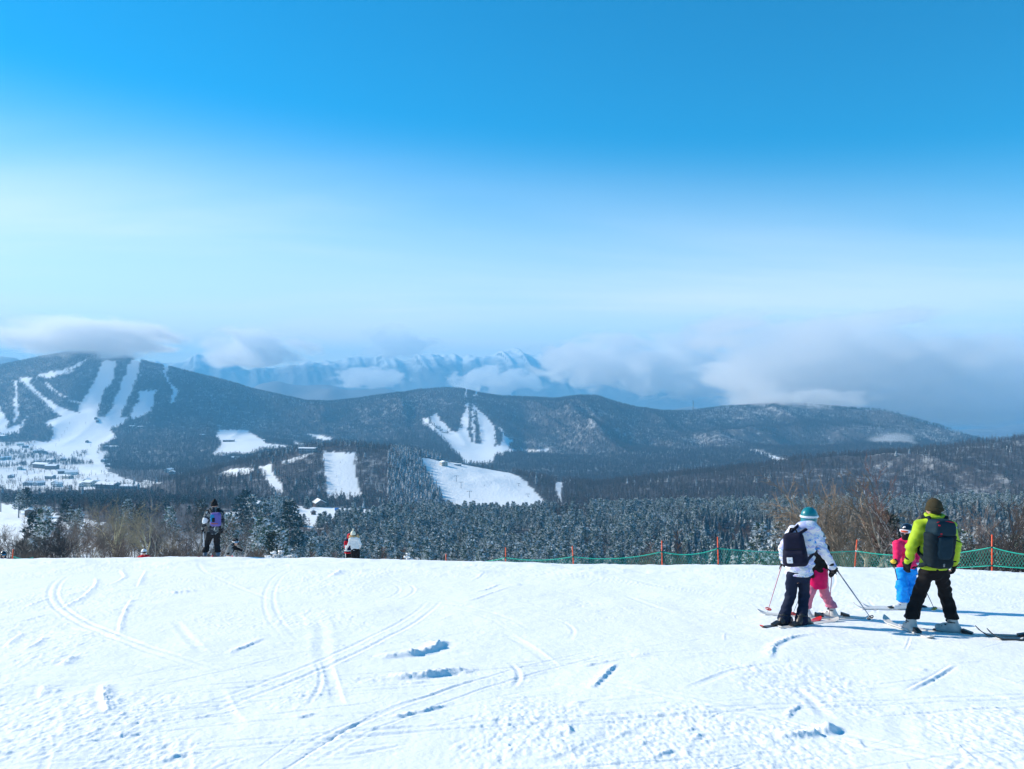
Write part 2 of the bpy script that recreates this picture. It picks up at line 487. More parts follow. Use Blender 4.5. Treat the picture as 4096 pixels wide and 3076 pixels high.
PXg = np.repeat(COLS[None, :], len(ROWS), 0)
PYg = CY - F * (TZ - EYE) / TY
OPENg = open_mask(PXg, PYg, TY)
VILg = in_poly(PXg + 9 * fbm(PXg / 9, PYg / 4, 3, 5), PYg + 4 * fbm(PXg / 7, PYg / 4, 3, 6), VILLAGE) & (TY > 1100) & (TY < 2400)
HORIZ = np.minimum.accumulate(PYg, axis=0)

# the land mesh
nr, nc = TZ.shape
V = np.stack([TX.ravel(), TY.ravel(), TZ.ravel()], 1)
ii = (np.arange(nr - 1)[:, None] * nc + np.arange(nc - 1)[None, :]).ravel()
Q = np.stack([ii, ii + 1, ii + 1 + nc, ii + nc], 1)
land_me = mesh_np('land', V, Q)
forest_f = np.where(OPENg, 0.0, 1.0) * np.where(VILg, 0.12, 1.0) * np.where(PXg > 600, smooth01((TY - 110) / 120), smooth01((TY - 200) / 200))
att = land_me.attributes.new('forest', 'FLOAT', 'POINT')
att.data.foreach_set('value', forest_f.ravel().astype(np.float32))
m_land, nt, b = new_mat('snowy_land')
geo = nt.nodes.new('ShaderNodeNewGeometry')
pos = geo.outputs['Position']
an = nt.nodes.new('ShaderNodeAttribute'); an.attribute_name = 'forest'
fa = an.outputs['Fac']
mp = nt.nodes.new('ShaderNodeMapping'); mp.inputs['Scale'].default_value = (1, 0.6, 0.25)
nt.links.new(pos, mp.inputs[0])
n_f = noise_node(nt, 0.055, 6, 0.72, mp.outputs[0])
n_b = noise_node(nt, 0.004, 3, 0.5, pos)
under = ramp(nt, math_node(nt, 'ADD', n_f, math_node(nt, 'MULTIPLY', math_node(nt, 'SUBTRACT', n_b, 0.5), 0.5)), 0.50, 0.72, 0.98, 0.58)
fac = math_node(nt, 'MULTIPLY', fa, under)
# rock and dark wood on the far ranges, where steep ground holds no snow
sepn = nt.nodes.new('ShaderNodeSeparateXYZ'); nt.links.new(geo.outputs['Normal'], sepn.inputs[0])
sepp = nt.nodes.new('ShaderNodeSeparateXYZ'); nt.links.new(pos, sepp.inputs[0])
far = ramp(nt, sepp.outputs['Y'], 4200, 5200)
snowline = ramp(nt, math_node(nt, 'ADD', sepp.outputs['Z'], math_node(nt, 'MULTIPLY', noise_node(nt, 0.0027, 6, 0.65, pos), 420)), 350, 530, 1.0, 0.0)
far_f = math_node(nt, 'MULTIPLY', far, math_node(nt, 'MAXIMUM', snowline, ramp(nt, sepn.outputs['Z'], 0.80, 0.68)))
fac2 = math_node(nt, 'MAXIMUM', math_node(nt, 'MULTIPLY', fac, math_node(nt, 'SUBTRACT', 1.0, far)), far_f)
dark = mix_rgb(nt, far, (0.066, 0.057, 0.058), (0.20, 0.205, 0.22))     # far off, wood and snow as one tone, paled to paint in bright airlight
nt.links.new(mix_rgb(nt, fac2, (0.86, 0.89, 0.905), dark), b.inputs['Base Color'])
b.inputs['Roughness'].default_value = 0.8
b.inputs['Specular IOR Level'].default_value = 0.1
bump(nt, b, math_node(nt, 'ADD', noise_node(nt, 0.25, 5, 0.7, mp.outputs[0]), noise_node(nt, 0.03, 4, 0.6, pos)), 0.5, 2.0)
land = obj('land', land_me, m_land)
land['kind'] = 'structure'
land['label'] = 'snow covered valley, hills and mountains beyond the ski slope'

# ------------------------------------------------------------------ wood masses: one object each, trees set by geometry nodes
rng = np.random.default_rng(7)
pyr = random.Random(5)

def tri_mesh(name, tris, mats_idx=None):
    T = np.array(tris, dtype=np.float32)          # (n,3,3)
    return mesh_np(name, T.reshape(-1, 3), np.arange(len(T) * 3).reshape(-1, 3), smooth=False)

def bark_mat(name, col, frost=0.0, zlo=-120, zhi=60, vary=0.35):
    m, nt, b = new_mat(name)
    oi = nt.nodes.new('ShaderNodeObjectInfo')
    lo = tuple(c * (1 - vary) for c in col); hi = tuple(c * (1 + vary) for c in col)
    c = mix_rgb(nt, oi.outputs['Random'], lo, hi)
    geo = nt.nodes.new('ShaderNodeNewGeometry')
    if frost:
        sp = nt.nodes.new('ShaderNodeSeparateXYZ'); nt.links.new(geo.outputs['Position'], sp.inputs[0])
        n = noise_node(nt, 0.006, 4, 0.6, geo.outputs['Position'])
        z = math_node(nt, 'ADD', sp.outputs['Z'], math_node(nt, 'MULTIPLY', math_node(nt, 'SUBTRACT', n, 0.5), 260))
        f = ramp(nt, z, zlo, zhi, 0.0, frost)
        c = mix_rgb(nt, f, c, (0.62, 0.66, 0.70))
    nt.links.new(c, b.inputs['Base Color'])
    b.inputs['Roughness'].default_value = 0.85
    b.inputs['Specular IOR Level'].default_value = 0.1
    return m

def needle_mat(name, col, snow=0.5, lo=0.15, hi=0.75, vary=0.3, clump=0.7):
    """needles, with snow lying on what faces up"""
    m, nt, b = new_mat(name)
    oi = nt.nodes.new('ShaderNodeObjectInfo')
    geo = nt.nodes.new('ShaderNodeNewGeometry')
    sp = nt.nodes.new('ShaderNodeSeparateXYZ'); nt.links.new(geo.outputs['True Normal'], sp.inputs[0])
    up = math_node(nt, 'ABSOLUTE', sp.outputs['Z'])
    n = noise_node(nt, clump, 4, 0.65, geo.outputs['Position'])
    f = ramp(nt, math_node(nt, 'ADD', up, math_node(nt, 'MULTIPLY', math_node(nt, 'SUBTRACT', n, 0.5), 3.2)), lo + 0.25, hi + 0.25, 0.0, snow)
    c = mix_rgb(nt, oi.outputs['Random'], tuple(x * (1 - vary) for x in col), tuple(x * (1 + vary) for x in col))
    nt.links.new(mix_rgb(nt, f, c, (0.80, 0.84, 0.87)), b.inputs['Base Color'])
    b.inputs['Roughness'].default_value = 0.8
    b.inputs['Specular IOR Level'].default_value = 0.15
    return m

M_far_bark = bark_mat('far_bark', (0.090, 0.066, 0.058), 0.60, -60, 150)
M_near_bark = bark_mat('hill_bark', (0.095, 0.070, 0.060), 0.12, -140, 40)
M_brown_twig = bark_mat('brown_twig', (0.105, 0.072, 0.058))
M_far_needle = needle_mat('far_needle', (0.035, 0.05, 0.05), 0.75)
M_frost_needle = needle_mat('frosted_needle', (0.055, 0.08, 0.09), 0.85, 0.0, 0.7)
M_spruce_needle = needle_mat('spruce_needle', (0.045, 0.068, 0.078), 0.62, 0.30, 1.0)
M_pine_needle = needle_mat('pine_needle', (0.075, 0.115, 0.070), 0.95, 0.12, 0.45)
M_dark_needle = needle_mat('dark_needle', (0.030, 0.045, 0.032), 0.7, 0.40, 0.85)

def far_bare(seed, h=11, nb=26, width=0.34, spread=2.7, n_trees=3, ring=4.0):
    r = random.Random(seed); T = []
    for k in range(n_trees):
        cx, cy = (r.uniform(-ring, ring), r.uniform(-ring, ring)) if n_trees > 1 else (0, 0)
        hh = h * r.uniform(0.75, 1.2)
        lean = (r.uniform(-.5, .5), r.uniform(-.5, .5))
        base = [Vector((cx + .17 * math.cos(a), cy + .17 * math.sin(a), -2.0)) for a in (0, 2.1, 4.2)]
        top = Vector((cx + lean[0], cy + lean[1], hh))
        for i in range(3):
            T.append((base[i], base[(i + 1) % 3], top))
        for i in range(nb):
            t = r.uniform(0.22, 0.97)
            p = Vector((cx + lean[0] * t, cy + lean[1] * t, hh * t))
            a = r.uniform(0, 6.28); L = spread * (1.15 - 0.75 * t) * r.uniform(0.6, 1.15)
            e = p + Vector((math.cos(a) * L, math.sin(a) * L, L * r.uniform(0.5, 1.1)))
            s = Vector((-math.sin(a), math.cos(a), r.uniform(-.6, .6))).normalized() * width * r.uniform(0.6, 1.2)
            q = p.lerp(e, 0.55)
            T.append((p, q + s, e)); T.append((p, e, q - s))
    return tri_mesh('bare_trees', T)

def far_conifer(seed, h=12, r0=2.0, tiers=6, per=7, n_trees=1):
    r = random.Random(seed); T = []
    for i in range(3):
        a, bq = i * 2.1, (i + 1) * 2.1
        T.append(((.2 * math.cos(a), .2 * math.sin(a), -1.5), (.2 * math.cos(bq), .2 * math.sin(bq), -1.5), (0, 0, h)))
    for t in range(tiers):
        z = h * (0.12 + 0.86 * t / tiers); rad = r0 * (1 - t / tiers) + 0.25
        for i in range(per):
            a = 6.28 * i / per + r.uniform(-.3, .3); L = rad * r.uniform(0.7, 1.25)
            p = Vector((0, 0, z + h * 0.11)); e = Vector((math.cos(a) * L, math.sin(a) * L, z - r.uniform(0, .5)))
            s = Vector((-math.sin(a), math.cos(a), 0)) * L * 0.38
            q = p.lerp(e, 0.7) + Vector((0, 0, -0.1))
            T.append((p, q + s, e)); T.append((p, e, q - s))
    return tri_mesh('conifer', T)

def pine_mesh(seed, h=7.0, r0=2.1, n=620, size=0.34, bare=0.18, cone=0.35):
    """loose pine: needle tufts in clumps on tiers of branches, gaps between"""
    r = random.Random(seed); C = []; W = []
    clumps = []
    nc = 34
    for i in range(nc):
        t = (i + 0.5) / nc
        z = h * (bare + (1 - bare) * t)
        prof = (1 - t) ** 0.6 * (1 - cone) + cone * (1 - t)
        rad = r0 * max(0.12, prof) * r.uniform(0.35, 1.0)
        a = i * 2.399 + r.uniform(-.5, .5)
        c = Vector((math.cos(a) * rad, math.sin(a) * rad, z + r.uniform(-.2, .2)))
        clumps.append((c, r.uniform(0.38, 0.75) * (1.15 - 0.5 * t)))
        # the branch that carries it
        p = Vector((0, 0, z - 0.25 * rad)); s = Vector((-math.sin(a), math.cos(a), 0)) * 0.04
        W.append((p + s, p - s, c)); 
    for i in range(5):
        a, bq = i * 1.2566, (i + 1) * 1.2566
        W.append(((.13 * math.cos(a), .13 * math.sin(a), -1.0), (.13 * math.cos(bq), .13 * math.sin(bq), -1.0), (0, 0, h * 0.96)))
    for i in range(n):
        c, cr = clumps[r.randrange(nc)]
        while True:
            v = Vector((r.uniform(-1, 1), r.uniform(-1, 1), r.uniform(-1, 1)))
            if v.length < 1: break
        p = c + Vector((v.x * cr * 1.25, v.y * cr * 1.25, v.z * cr * 0.6))
        d = Vector((v.x + c.x * 0.35, v.y + c.y * 0.35, r.uniform(-0.1, 0.7)))
        if d.length < 1e-3: continue
        d.normalize()
        s = d.cross(Vector((r.uniform(-1, 1), r.uniform(-1, 1), r.uniform(-1, 1))))
        if s.length < 1e-3: continue
        s.normalize(); L = size * r.uniform(0.6, 1.3)
        C.append((p - s * L * 0.42, p + s * L * 0.42, p + d * L))
    return tri_mesh('needles', C), tri_mesh('pine_trunk', W)

def join_me(name, parts):
    bm = bmesh.new()
    mats = []
    for me, mat in parts:
        i0 = len(bm.faces)
        bm.from_mesh(me)
        bm.faces.ensure_lookup_table()
        if mat not in mats: mats.append(mat)
        for f in bm.faces[i0:]: f.material_index = mats.index(mat)
    out = bpy.data.meshes.new(name); bm.to_mesh(out); bm.free()
    for m in mats: out.materials.append(m)
    return out

PROTO = {}
def proto_collection(name, meshes):
    c = bpy.data.collections.new(name)
    for me in meshes:
        o = bpy.data.objects.new(name, me)
        c.objects.link(o)
    PROTO[name] = c
    return c

def with_mat(me, mat):
    me.materials.append(mat)
    return me

proto_collection('far_bare_tree', [with_mat(far_bare(100 + i), M_far_bark) for i in range(5)])
proto_collection('hill_bare_tree', [with_mat(far_bare(200 + i, h=10, nb=70, width=0.10, spread=2.6, n_trees=1), M_near_bark) for i in range(5)])
proto_collection('thicket_tree', [with_mat(far_bare(300 + i, h=6.0, nb=90, width=0.06, spread=2.0, n_trees=1), M_brown_twig) for i in range(5)])
proto_collection('far_spruce', [with_mat(far_conifer(400 + i), M_far_needle) for i in range(3)])
proto_collection('frosted_spruce', [with_mat(far_conifer(500 + i, 11, 1.9, 11, 11), M_frost_needle) for i in range(4)])
proto_collection('blue_spruce', [with_mat(far_conifer(530 + i, 9.5, 1.9, 12, 12), M_spruce_needle) for i in range(4)])
M_pine_bark = simple('pine_bark', (0.11, 0.075, 0.055), 0.9, 0.3, 3)
pine_parts = [pine_mesh(600 + i, h=6.6 + 0.4 * (i % 3), r0=2.3, n=1000, size=0.42) for i in range(6)]
for a, t in pine_parts:
    a.materials.append(M_pine_needle); t.materials.append(M_pine_bark)
proto_collection('snowy_pine', [join_me('snowy_pine', [(a, M_pine_needle), (t, M_pine_bark)]) for a, t in pine_parts])
dark_parts = [pine_mesh(650 + i, h=7.5, r0=2.4, n=900, size=0.4, bare=0.25) for i in range(3)]
for a, t in dark_parts:
    a.materials.append(M_dark_needle); t.materials.append(M_pine_bark)
proto_collection('dark_pine', [join_me('dark_pine', [(a, M_dark_needle), (t, M_pine_bark)]) for a, t in dark_parts])

def scatter_group(coll):
    ng = bpy.data.node_groups.new('scatter_' + coll.name, 'GeometryNodeTree')
    ng.interface.new_socket('Geometry', in_out='INPUT', socket_type='NodeSocketGeometry')
    ng.interface.new_socket('Geometry', in_out='OUTPUT', socket_type='NodeSocketGeometry')
    N = ng.nodes; L = ng.links
    gi = N.new('NodeGroupInput'); go = N.new('NodeGroupOutput')
    m2p = N.new('GeometryNodeMeshToPoints')
    L.new(gi.outputs[0], m2p.inputs['Mesh'])
    ci = N.new('GeometryNodeCollectionInfo'); ci.inputs['Collection'].default_value = coll
    ci.inputs['Separate Children'].default_value = True; ci.inputs['Reset Children'].default_value = True
    iop = N.new('GeometryNodeInstanceOnPoints')
    iop.inputs['Pick Instance'].default_value = True
    L.new(m2p.outputs[0], iop.inputs['Points']); L.new(ci.outputs[0], iop.inputs['Instance'])
    rv = N.new('FunctionNodeRandomValue'); rv.data_type = 'INT'
    rv.inputs[4].default_value = 0; rv.inputs[5].default_value = len(coll.objects) - 1
    L.new(rv.outputs[2], iop.inputs['Instance Index'])
    rr = N.new('FunctionNodeRandomValue'); rr.data_type = 'FLOAT_VECTOR'
    rr.inputs[0].default_value = (-0.04, -0.04, 0); rr.inputs[1].default_value = (0.04, 0.04, 6.283)
    e2r = N.new('FunctionNodeEulerToRotation'); L.new(rr.outputs[0], e2r.inputs[0])
    L.new(e2r.outputs[0], iop.inputs['Rotation'])
    na = N.new('GeometryNodeInputNamedAttribute'); na.data_type = 'FLOAT'; na.inputs[0].default_value = 'tree_scale'
    L.new(na.outputs[0], iop.inputs['Scale'])
    L.new(iop.outputs[0], go.inputs[0])
    return ng

def wood(name, pts, scl, proto, mat, label):
    if len(pts) == 0: return None
    me = bpy.data.meshes.new(name)
    me.vertices.add(len(pts)); me.vertices.foreach_set('co', np.asarray(pts, np.float32).ravel())
    a = me.attributes.new('tree_scale', 'FLOAT', 'POINT'); a.data.foreach_set('value', np.asarray(scl, np.float32))
    me.update()
    o = obj(name, me)
    md = o.modifiers.new('trees', 'NODES')
    if proto not in GROUPS: GROUPS[proto] = scatter_group(PROTO[proto])
    md.node_group = GROUPS[proto]
    o['kind'] = 'stuff'; o['label'] = label
    return o
GROUPS = {}

# cell areas and a poisson draw of candidate spots
def spots(dlo, dhi, per_m2, tree_h=11.0, keep_hidden=False, near_margin=1.5):
    """random ground spots between two depths; per_m2(px, py, x, y, z, openmask) gives the density"""
    r0, r1 = np.searchsorted(ROWS, [dlo, dhi])
    r1 = min(r1, nr - 2)
    out = []
    A = TX[r0:r1 + 1]; B = TY[r0:r1 + 1]; C = TZ[r0:r1 + 1]
    ux = np.diff(A, axis=1)[:-1]; uz = np.diff(C, axis=1)[:-1]
    vy = np.diff(B, axis=0)[:, :-1]; vz = np.diff(C, axis=0)[:, :-1]
    area = np.sqrt(ux ** 2 + uz ** 2) * np.sqrt(vy ** 2 + vz ** 2)
    px = PXg[r0:r1, :-1]; py = PYg[r0:r1, :-1]
    dens = per_m2(px, py, A[:-1, :-1], B[:-1, :-1], C[:-1, :-1])
    top = py - F * tree_h / B[:-1, :-1]
    hz = np.vstack([HORIZ[max(r0 - 1, 0)][None, :], HORIZ[r0:r1 - 1]])[:, :-1]
    dens = np.where((top < hz + near_margin) | keep_hidden, dens, 0)
    n = rng.poisson(np.clip(area * dens, 0, 400))
    rr, cc = np.nonzero(n)
    k = n[rr, cc]
    rr = np.repeat(rr, k); cc = np.repeat(cc, k)
    u = rng.random(len(rr)); v = rng.random(len(rr))
    x0 = A[rr, cc]; d = B[rr, cc] * (1 - v) + B[rr + 1, cc] * v
    col = COLS[cc] * (1 - u) + COLS[np.minimum(cc + 1, nc - 1)] * u
    x = (col - CX) / F * d
    z = height_at(x, d)
    py2 = CY - F * (z - EYE) / d
    ok = ~open_mask(col, py2, d)
    return np.stack([x, d, z], 1)[ok], col[ok], py2[ok]

# --- mountains
def d_mtn(px, py, x, y, z):
    n = 0.5 + 0.5 * fbm(x / 180, y / 260, 4, 3)
    d = 0.0175 * (0.6 + 0.7 * n)
    vil = in_poly(px + 9 * fbm(px / 9, py / 4, 3, 5), py + 4 * fbm(px / 7, py / 4, 3, 6), VILLAGE) & (y < 2400)
    d = np.where(vil, d * np.where(n > 0.60, 0.5, 0.03), d)
    right = (px > 690) & (y > 2300)
    d = np.where(right, d * (0.35 + 0.8 * smooth01((n - 0.35) * 3)), d)
    return d
pts, col, pyy = spots(1700, 3420, d_mtn, 11)
scl = rng.uniform(0.55, 0.95, len(pts))
for lo, hi, nm, lb in ((-999, 300, 'mountain_forest', 'bare frosted forest on the mountain with the wide pistes at left'),
                       (300, 660, 'mountain_forest', 'bare forest on the middle mountain around the triangular piste'),
                       (660, 9999, 'mountain_forest', 'thin frosted forest on the long ridge under the cloud bank at right')):
    s = (col >= lo) & (col < hi)
    wood(nm, pts[s], scl[s], 'far_bare_tree', None, lb)
N_MTN = len(pts)
# dark conifers along the crests and in belts
def d_spr(px, py, x, y, z):
    n = fbm(x / 130, y / 170, 4, 23)
    crest = smooth01((y - 3000) / 250)
    return 0.004 * crest * (n > -0.1) + 0.0035 * (n > 0.33)
pts, col, pyy = spots(1500, 3400, d_spr, 10)
wood('conifer_belts', pts, rng.uniform(0.6, 1.05, len(pts)), 'far_spruce', None, 'dark conifers in belts along the crests and gullies of the mountains')
# --- the low hill and the wooded rise to its right
def d_hill(px, py, x, y, z):
    n = 0.5 + 0.5 * fbm(x / 70, y / 110, 4, 43)
    d = 0.042 * (0.35 + 1.1 * n)
    d = np.where((px > 395) & (px < 460), d * 0.35, d)
    d = np.where(px < 175, d * 0.25, d)
    vil = in_poly(px, py, VILLAGE) & (y > 1150)
    d = np.where(vil, d * np.where(n > 0.55, 0.5, 0.03), d)
    return d
pts, col, pyy = spots(700, 1700, d_hill, 10)
scl = rng.uniform(0.6, 1.1, len(pts))
for lo, hi, lb in ((-999, 548, 'bare brown wood on the low hill around its two near pistes'), (548, 9999, 'bare wood with thin trunks against snow on the rise at right')):
    s = (col >= lo) & (col < hi)
    wood('hill_forest', pts[s], scl[s], 'hill_bare_tree', None, lb)
N_HILL = len(pts)
def d_frost(px, py, x, y, z):
    n = fbm(x / 60, y / 90, 3, 47)
    block = (px > 386) & (px < 442) & (y > 800) & (y < 1180)
    edge = (px > 255) & (px < 372) & (y > 1130) & (y < 1180)
    return 0.035 * block * (n > -0.25) + 0.010 * edge + 0.0012 * (n > 0.2)
pts, col, pyy = spots(760, 1300, d_frost, 11)
wood('frosted_conifers', pts, rng.uniform(0.55, 1.15, len(pts)), 'frosted_spruce', None, 'rime white conifers on the low hill between the two pistes')

# ------------------------------------------------------------------ air and clouds
def box_mesh(name, lo, hi):
    x0, y0, z0 = lo; x1, y1, z1 = hi
    v = [(x0, y0, z0), (x1, y0, z0), (x1, y1, z0), (x0, y1, z0), (x0, y0, z1), (x1, y0, z1), (x1, y1, z1), (x0, y1, z1)]
    f = [(0, 3, 2, 1), (4, 5, 6, 7), (0, 1, 5, 4), (1, 2, 6, 5), (2, 3, 7, 6), (3, 0, 4, 7)]
    return mesh_from(name, v, f)

HAZE = 1.5e-4
m_haze = bpy.data.materials.new('haze'); m_haze.use_nodes = True
nt = m_haze.node_tree; nt.nodes.clear()
o_ = nt.nodes.new('ShaderNodeOutputMaterial'); pv = nt.nodes.new('ShaderNodeVolumePrincipled')
pv.inputs['Color'].default_value = (0.21, 0.64, 1.0, 1)
pv.inputs['Density'].default_value = HAZE
pv.inputs['Anisotropy'].default_value = 0.0
nt.links.new(pv.outputs[0], o_.inputs['Volume'])
zmin = float(TZ.min())
haze = obj('haze', box_mesh('haze', (-14500, -2500, zmin - 1.0), (14500, 11400, float(TZ.max()) + 15)), m_haze)
haze['kind'] = 'stuff'; haze['label'] = 'pale blue winter haze filling the valley'

def cloud(px, py, d, w, h, depth, dens, seed, label, thr=0.0, nscale=3.0, soft=0.5):
    """a lump of cloud: an ellipsoid of air whose density is broken up by noise"""
    m = bpy.data.materials.new('cloud'); m.use_nodes = True
    nt = m.node_tree; nt.nodes.clear()
    out = nt.nodes.new('ShaderNodeOutputMaterial'); pv = nt.nodes.new('ShaderNodeVolumePrincipled')
    pv.inputs['Color'].default_value = (1.0, 1.0, 1.0, 1)
    pv.inputs['Anisotropy'].default_value = 0.2
    tc = nt.nodes.new('ShaderNodeTexCoord').outputs['Object']
    ln = nt.nodes.new('ShaderNodeVectorMath'); ln.operation = 'LENGTH'; nt.links.new(tc, ln.inputs[0])
    fall = ramp(nt, ln.outputs['Value'], 1.0, 0.1)                 # 0 at the skin, 1 in the core
    mp = nt.nodes.new('ShaderNodeMapping'); nt.links.new(tc, mp.inputs[0])
    mp.inputs['Scale'].default_value = (w / h * 0.6, depth / h * 0.14, 1.0)
    mp.inputs['Location'].default_value = (seed * 1.7, seed * 2.9, seed * 0.77)
    n = noise_node(nt, nscale * 0.5, 5, 0.58, mp.outputs[0], 0.3)
    v = math_node(nt, 'ADD', math_node(nt, 'MULTIPLY', fall, 0.75), math_node(nt, 'MULTIPLY', math_node(nt, 'SUBTRACT', n, 0.5), 2.8))
    den = math_node(nt, 'MULTIPLY', ramp(nt, v, 0.12 + thr, 0.12 + thr + soft), math_node(nt, 'MULTIPLY', ramp(nt, ln.outputs['Value'], 1.0, 0.8), dens * 0.95))
    nt.links.new(den, pv.inputs['Density'])
    nt.links.new(pv.outputs[0], out.inputs['Volume'])
    bm = bmesh.new(); bmesh.ops.create_icosphere(bm, subdivisions=2, radius=1.03)
    me = bpy.data.meshes.new('cloud'); bm.to_mesh(me); bm.free()
    o = obj('cloud', me, m)
    o.location = P(px, py, d); o.scale = (w, depth, h)
    tag(o, label, 'cloud', None)
    return o

# (pixel, depth) of the middle, half width, half height, half depth in metres
def cl(px, py, d, wpx, hpx, depth, dens, seed, label, **kw):
    depth *= 1.6; kw["soft"] = kw.get("soft", .5) * 0.6
    return cloud(px, py, d, wpx * d / F, hpx * d / F, depth, dens, seed, label, **kw)
cl(92, 338, 3150, 92, 25, 330, 0.015, 1, 'soft white cloud resting on the summit of the left mountain', soft=0.7)
cl(18, 330, 5200, 70, 24, 500, 0.0045, 2, 'pale cloud at the left edge behind the mountain', soft=0.8)
cl(262, 350, 5200, 60, 27, 450, 0.007, 3, 'small bright cumulus cloud beside the left mountain', soft=0.5)
cl(372, 378, 7800, 46, 13, 500, 0.005, 4, 'low puff of cloud above the blue hills', soft=0.5)
cl(400, 344, 8800, 55, 22, 600, 0.0025, 5, 'thin grey veil of cloud over the snowy range', soft=0.8)
cl(500, 380, 7600, 60, 17, 500, 0.0055, 6, 'bright low cloud in front of the snowy peaks', soft=0.5)
cl(650, 365, 5600, 135, 40, 650, 0.005, 7, 'left end of the long cloud bank over the right ridge', soft=0.5, nscale=3.6)
cl(820, 362, 3900, 195, 60, 650, 0.0055, 8, 'tall grey white cloud bank standing over the right ridge', soft=0.5, nscale=4.0)
cl(985, 385, 3900, 150, 58, 520, 0.0050, 9, 'cloud bank rolling down over the ridge at the right edge', soft=0.7)
cl(800, 399, 3250, 90, 14, 200, 0.008, 10, 'flat strip of cloud sitting on the crest of the right ridge', soft=0.7)
cl(893, 441, 2350, 30, 18, 110, 0.009, 11, 'thin wisp of mist on the slope of the right ridge', soft=0.9, thr=0.05)

# ------------------------------------------------------------------ single trees
def tube(T, p0, p1, r0, r1, n=4):
    """open tapered tube from p0 to p1 as triangles"""
    d = (p1 - p0)
    if d.length < 1e-5: return
    d.normalize()
    u = d.orthogonal().normalized(); w = d.cross(u)
    a = [p0 + (u * math.cos(6.2832 * i / n) + w * math.sin(6.2832 * i / n)) * r0 for i in range(n)]
    b = [p1 + (u * math.cos(6.2832 * i / n) + w * math.sin(6.2832 * i / n)) * r1 for i in range(n)]
    for i in range(n):
        j = (i + 1) % n
        T.append((a[i], a[j], b[j])); T.append((a[i], b[j], b[i]))

def bare_tree(seed, h=9.0, stems=1, r0=0.16, spread=0.55, droop=0.0, twig_r=0.012, levels=4, split_h=0.8, density=1.0, sinuous=0.22, thick=1.0):
    """trunk and limbs in one mesh, finer branches and twigs in the other"""
    r = random.Random(seed); TR = []; CR = []
    def grow(p, d, L, rad, lev):
        if lev >= levels:                       # a twig: one sliver with three sides
            d2 = (d + Vector((r.gauss(0, .2), r.gauss(0, .2), r.gauss(0.08, .15)))).normalized()
            e = p + d2 * L
            u = d2.orthogonal().normalized() * twig_r; w = d2.cross(u)
            a, b_, c_ = p + u, p - u * 0.5 + w * 0.87, p - u * 0.5 - w * 0.87
            CR.append((a, b_, e)); CR.append((b_, c_, e)); CR.append((c_, a, e))
            return
        segs = 4 if lev < 2 else 3
        sl = L / segs
        cur = p.copy(); dirn = d.copy(); rr = rad
        for s in range(segs):
            dirn = (dirn + Vector((r.gauss(0, sinuous), r.gauss(0, sinuous), r.gauss(0, sinuous * 0.6) + (0.10 - droop) * (1 if lev else 1.6)))).normalized()
            nx = cur + dirn * sl
            nr_ = max(twig_r * 0.8, rr * (0.86 if s < segs - 1 else 0.7))
            tube(TR if lev <= 1 else CR, cur, nx, rr, nr_, 6 if lev == 0 else (4 if lev == 1 else 3))
            if s > 0 or lev > 0:
                nk = 2 if r.random() < density else 1
                for k in range(nk):
                    ax = dirn.orthogonal().normalized()
                    ax.rotate(Quaternion(dirn, r.uniform(0, 6.283)))
                    ang = spread * r.uniform(0.75, 1.45)
                    nd = (dirn * math.cos(ang) + ax * math.sin(ang)).normalized()
                    grow(nx if k else cur.lerp(nx, r.uniform(0.3, 0.9)), nd, L * r.uniform(0.45, 0.68), max(twig_r, nr_ * thick * r.uniform(0.48, 0.68)), lev + 1)
            cur = nx; rr = nr_
    for s in range(stems):
        a = 6.283 * s / stems + r.uniform(-.5, .5)
        tilt = 0.0 if stems == 1 else r.uniform(0.12, 0.38)
        d = Vector((math.cos(a) * math.sin(tilt), math.sin(a) * math.sin(tilt), math.cos(tilt)))
        base = Vector((math.cos(a) * 0.12 * (stems > 1), math.sin(a) * 0.12 * (stems > 1), -0.6))
        grow(base, d, h * r.uniform(0.55, 0.68), r0 * r.uniform(0.75, 1.0), 0)
    return tri_mesh('trunk', TR), tri_mesh('crown', CR)

def twig_mat(name, col, pale=None):
    m, nt, b = new_mat(name)
    oi = nt.nodes.new('ShaderNodeObjectInfo')
    geo = nt.nodes.new('ShaderNodeNewGeometry')
    c = mix_rgb(nt, oi.outputs['Random'], tuple(x * 0.75 for x in col), tuple(x * 1.25 for x in col))
    f = ramp(nt, noise_node(nt, 2.5, 4, 0.6, geo.outputs['Position']), 0.45, 0.7, 0, 0.5)
    c = mix_rgb(nt, f, c, pale or tuple(x * 1.7 for x in col))
    nt.links.new(c, b.inputs['Base Color'])
    b.inputs['Roughness'].default_value = 0.85; b.inputs['Specular IOR Level'].default_value = 0.15
    return m
M_bark_grey = twig_mat('grey_bark', (0.36, 0.30, 0.23))
M_bark_dark = twig_mat('dark_bark', (0.060, 0.047, 0.040))
M_bark_tan = twig_mat('tan_bark', (0.50, 0.41, 0.24), (0.60, 0.52, 0.34))
M_bark_birch = twig_mat('birch_bark', (0.50, 0.45, 0.40), (0.70, 0.66, 0.60))
M_twig_brown = twig_mat('brown_twigs', (0.15, 0.105, 0.078))
M_twig_grey = twig_mat('grey_twigs', (0.20, 0.15, 0.105))
M_twig_dark = twig_mat('dark_twigs', (0.058, 0.046, 0.040))
M_twig_tan = twig_mat('tan_twigs', (0.32, 0.25, 0.15))
M_twig_red = twig_mat('red_brown_twigs', (0.16, 0.085, 0.065))

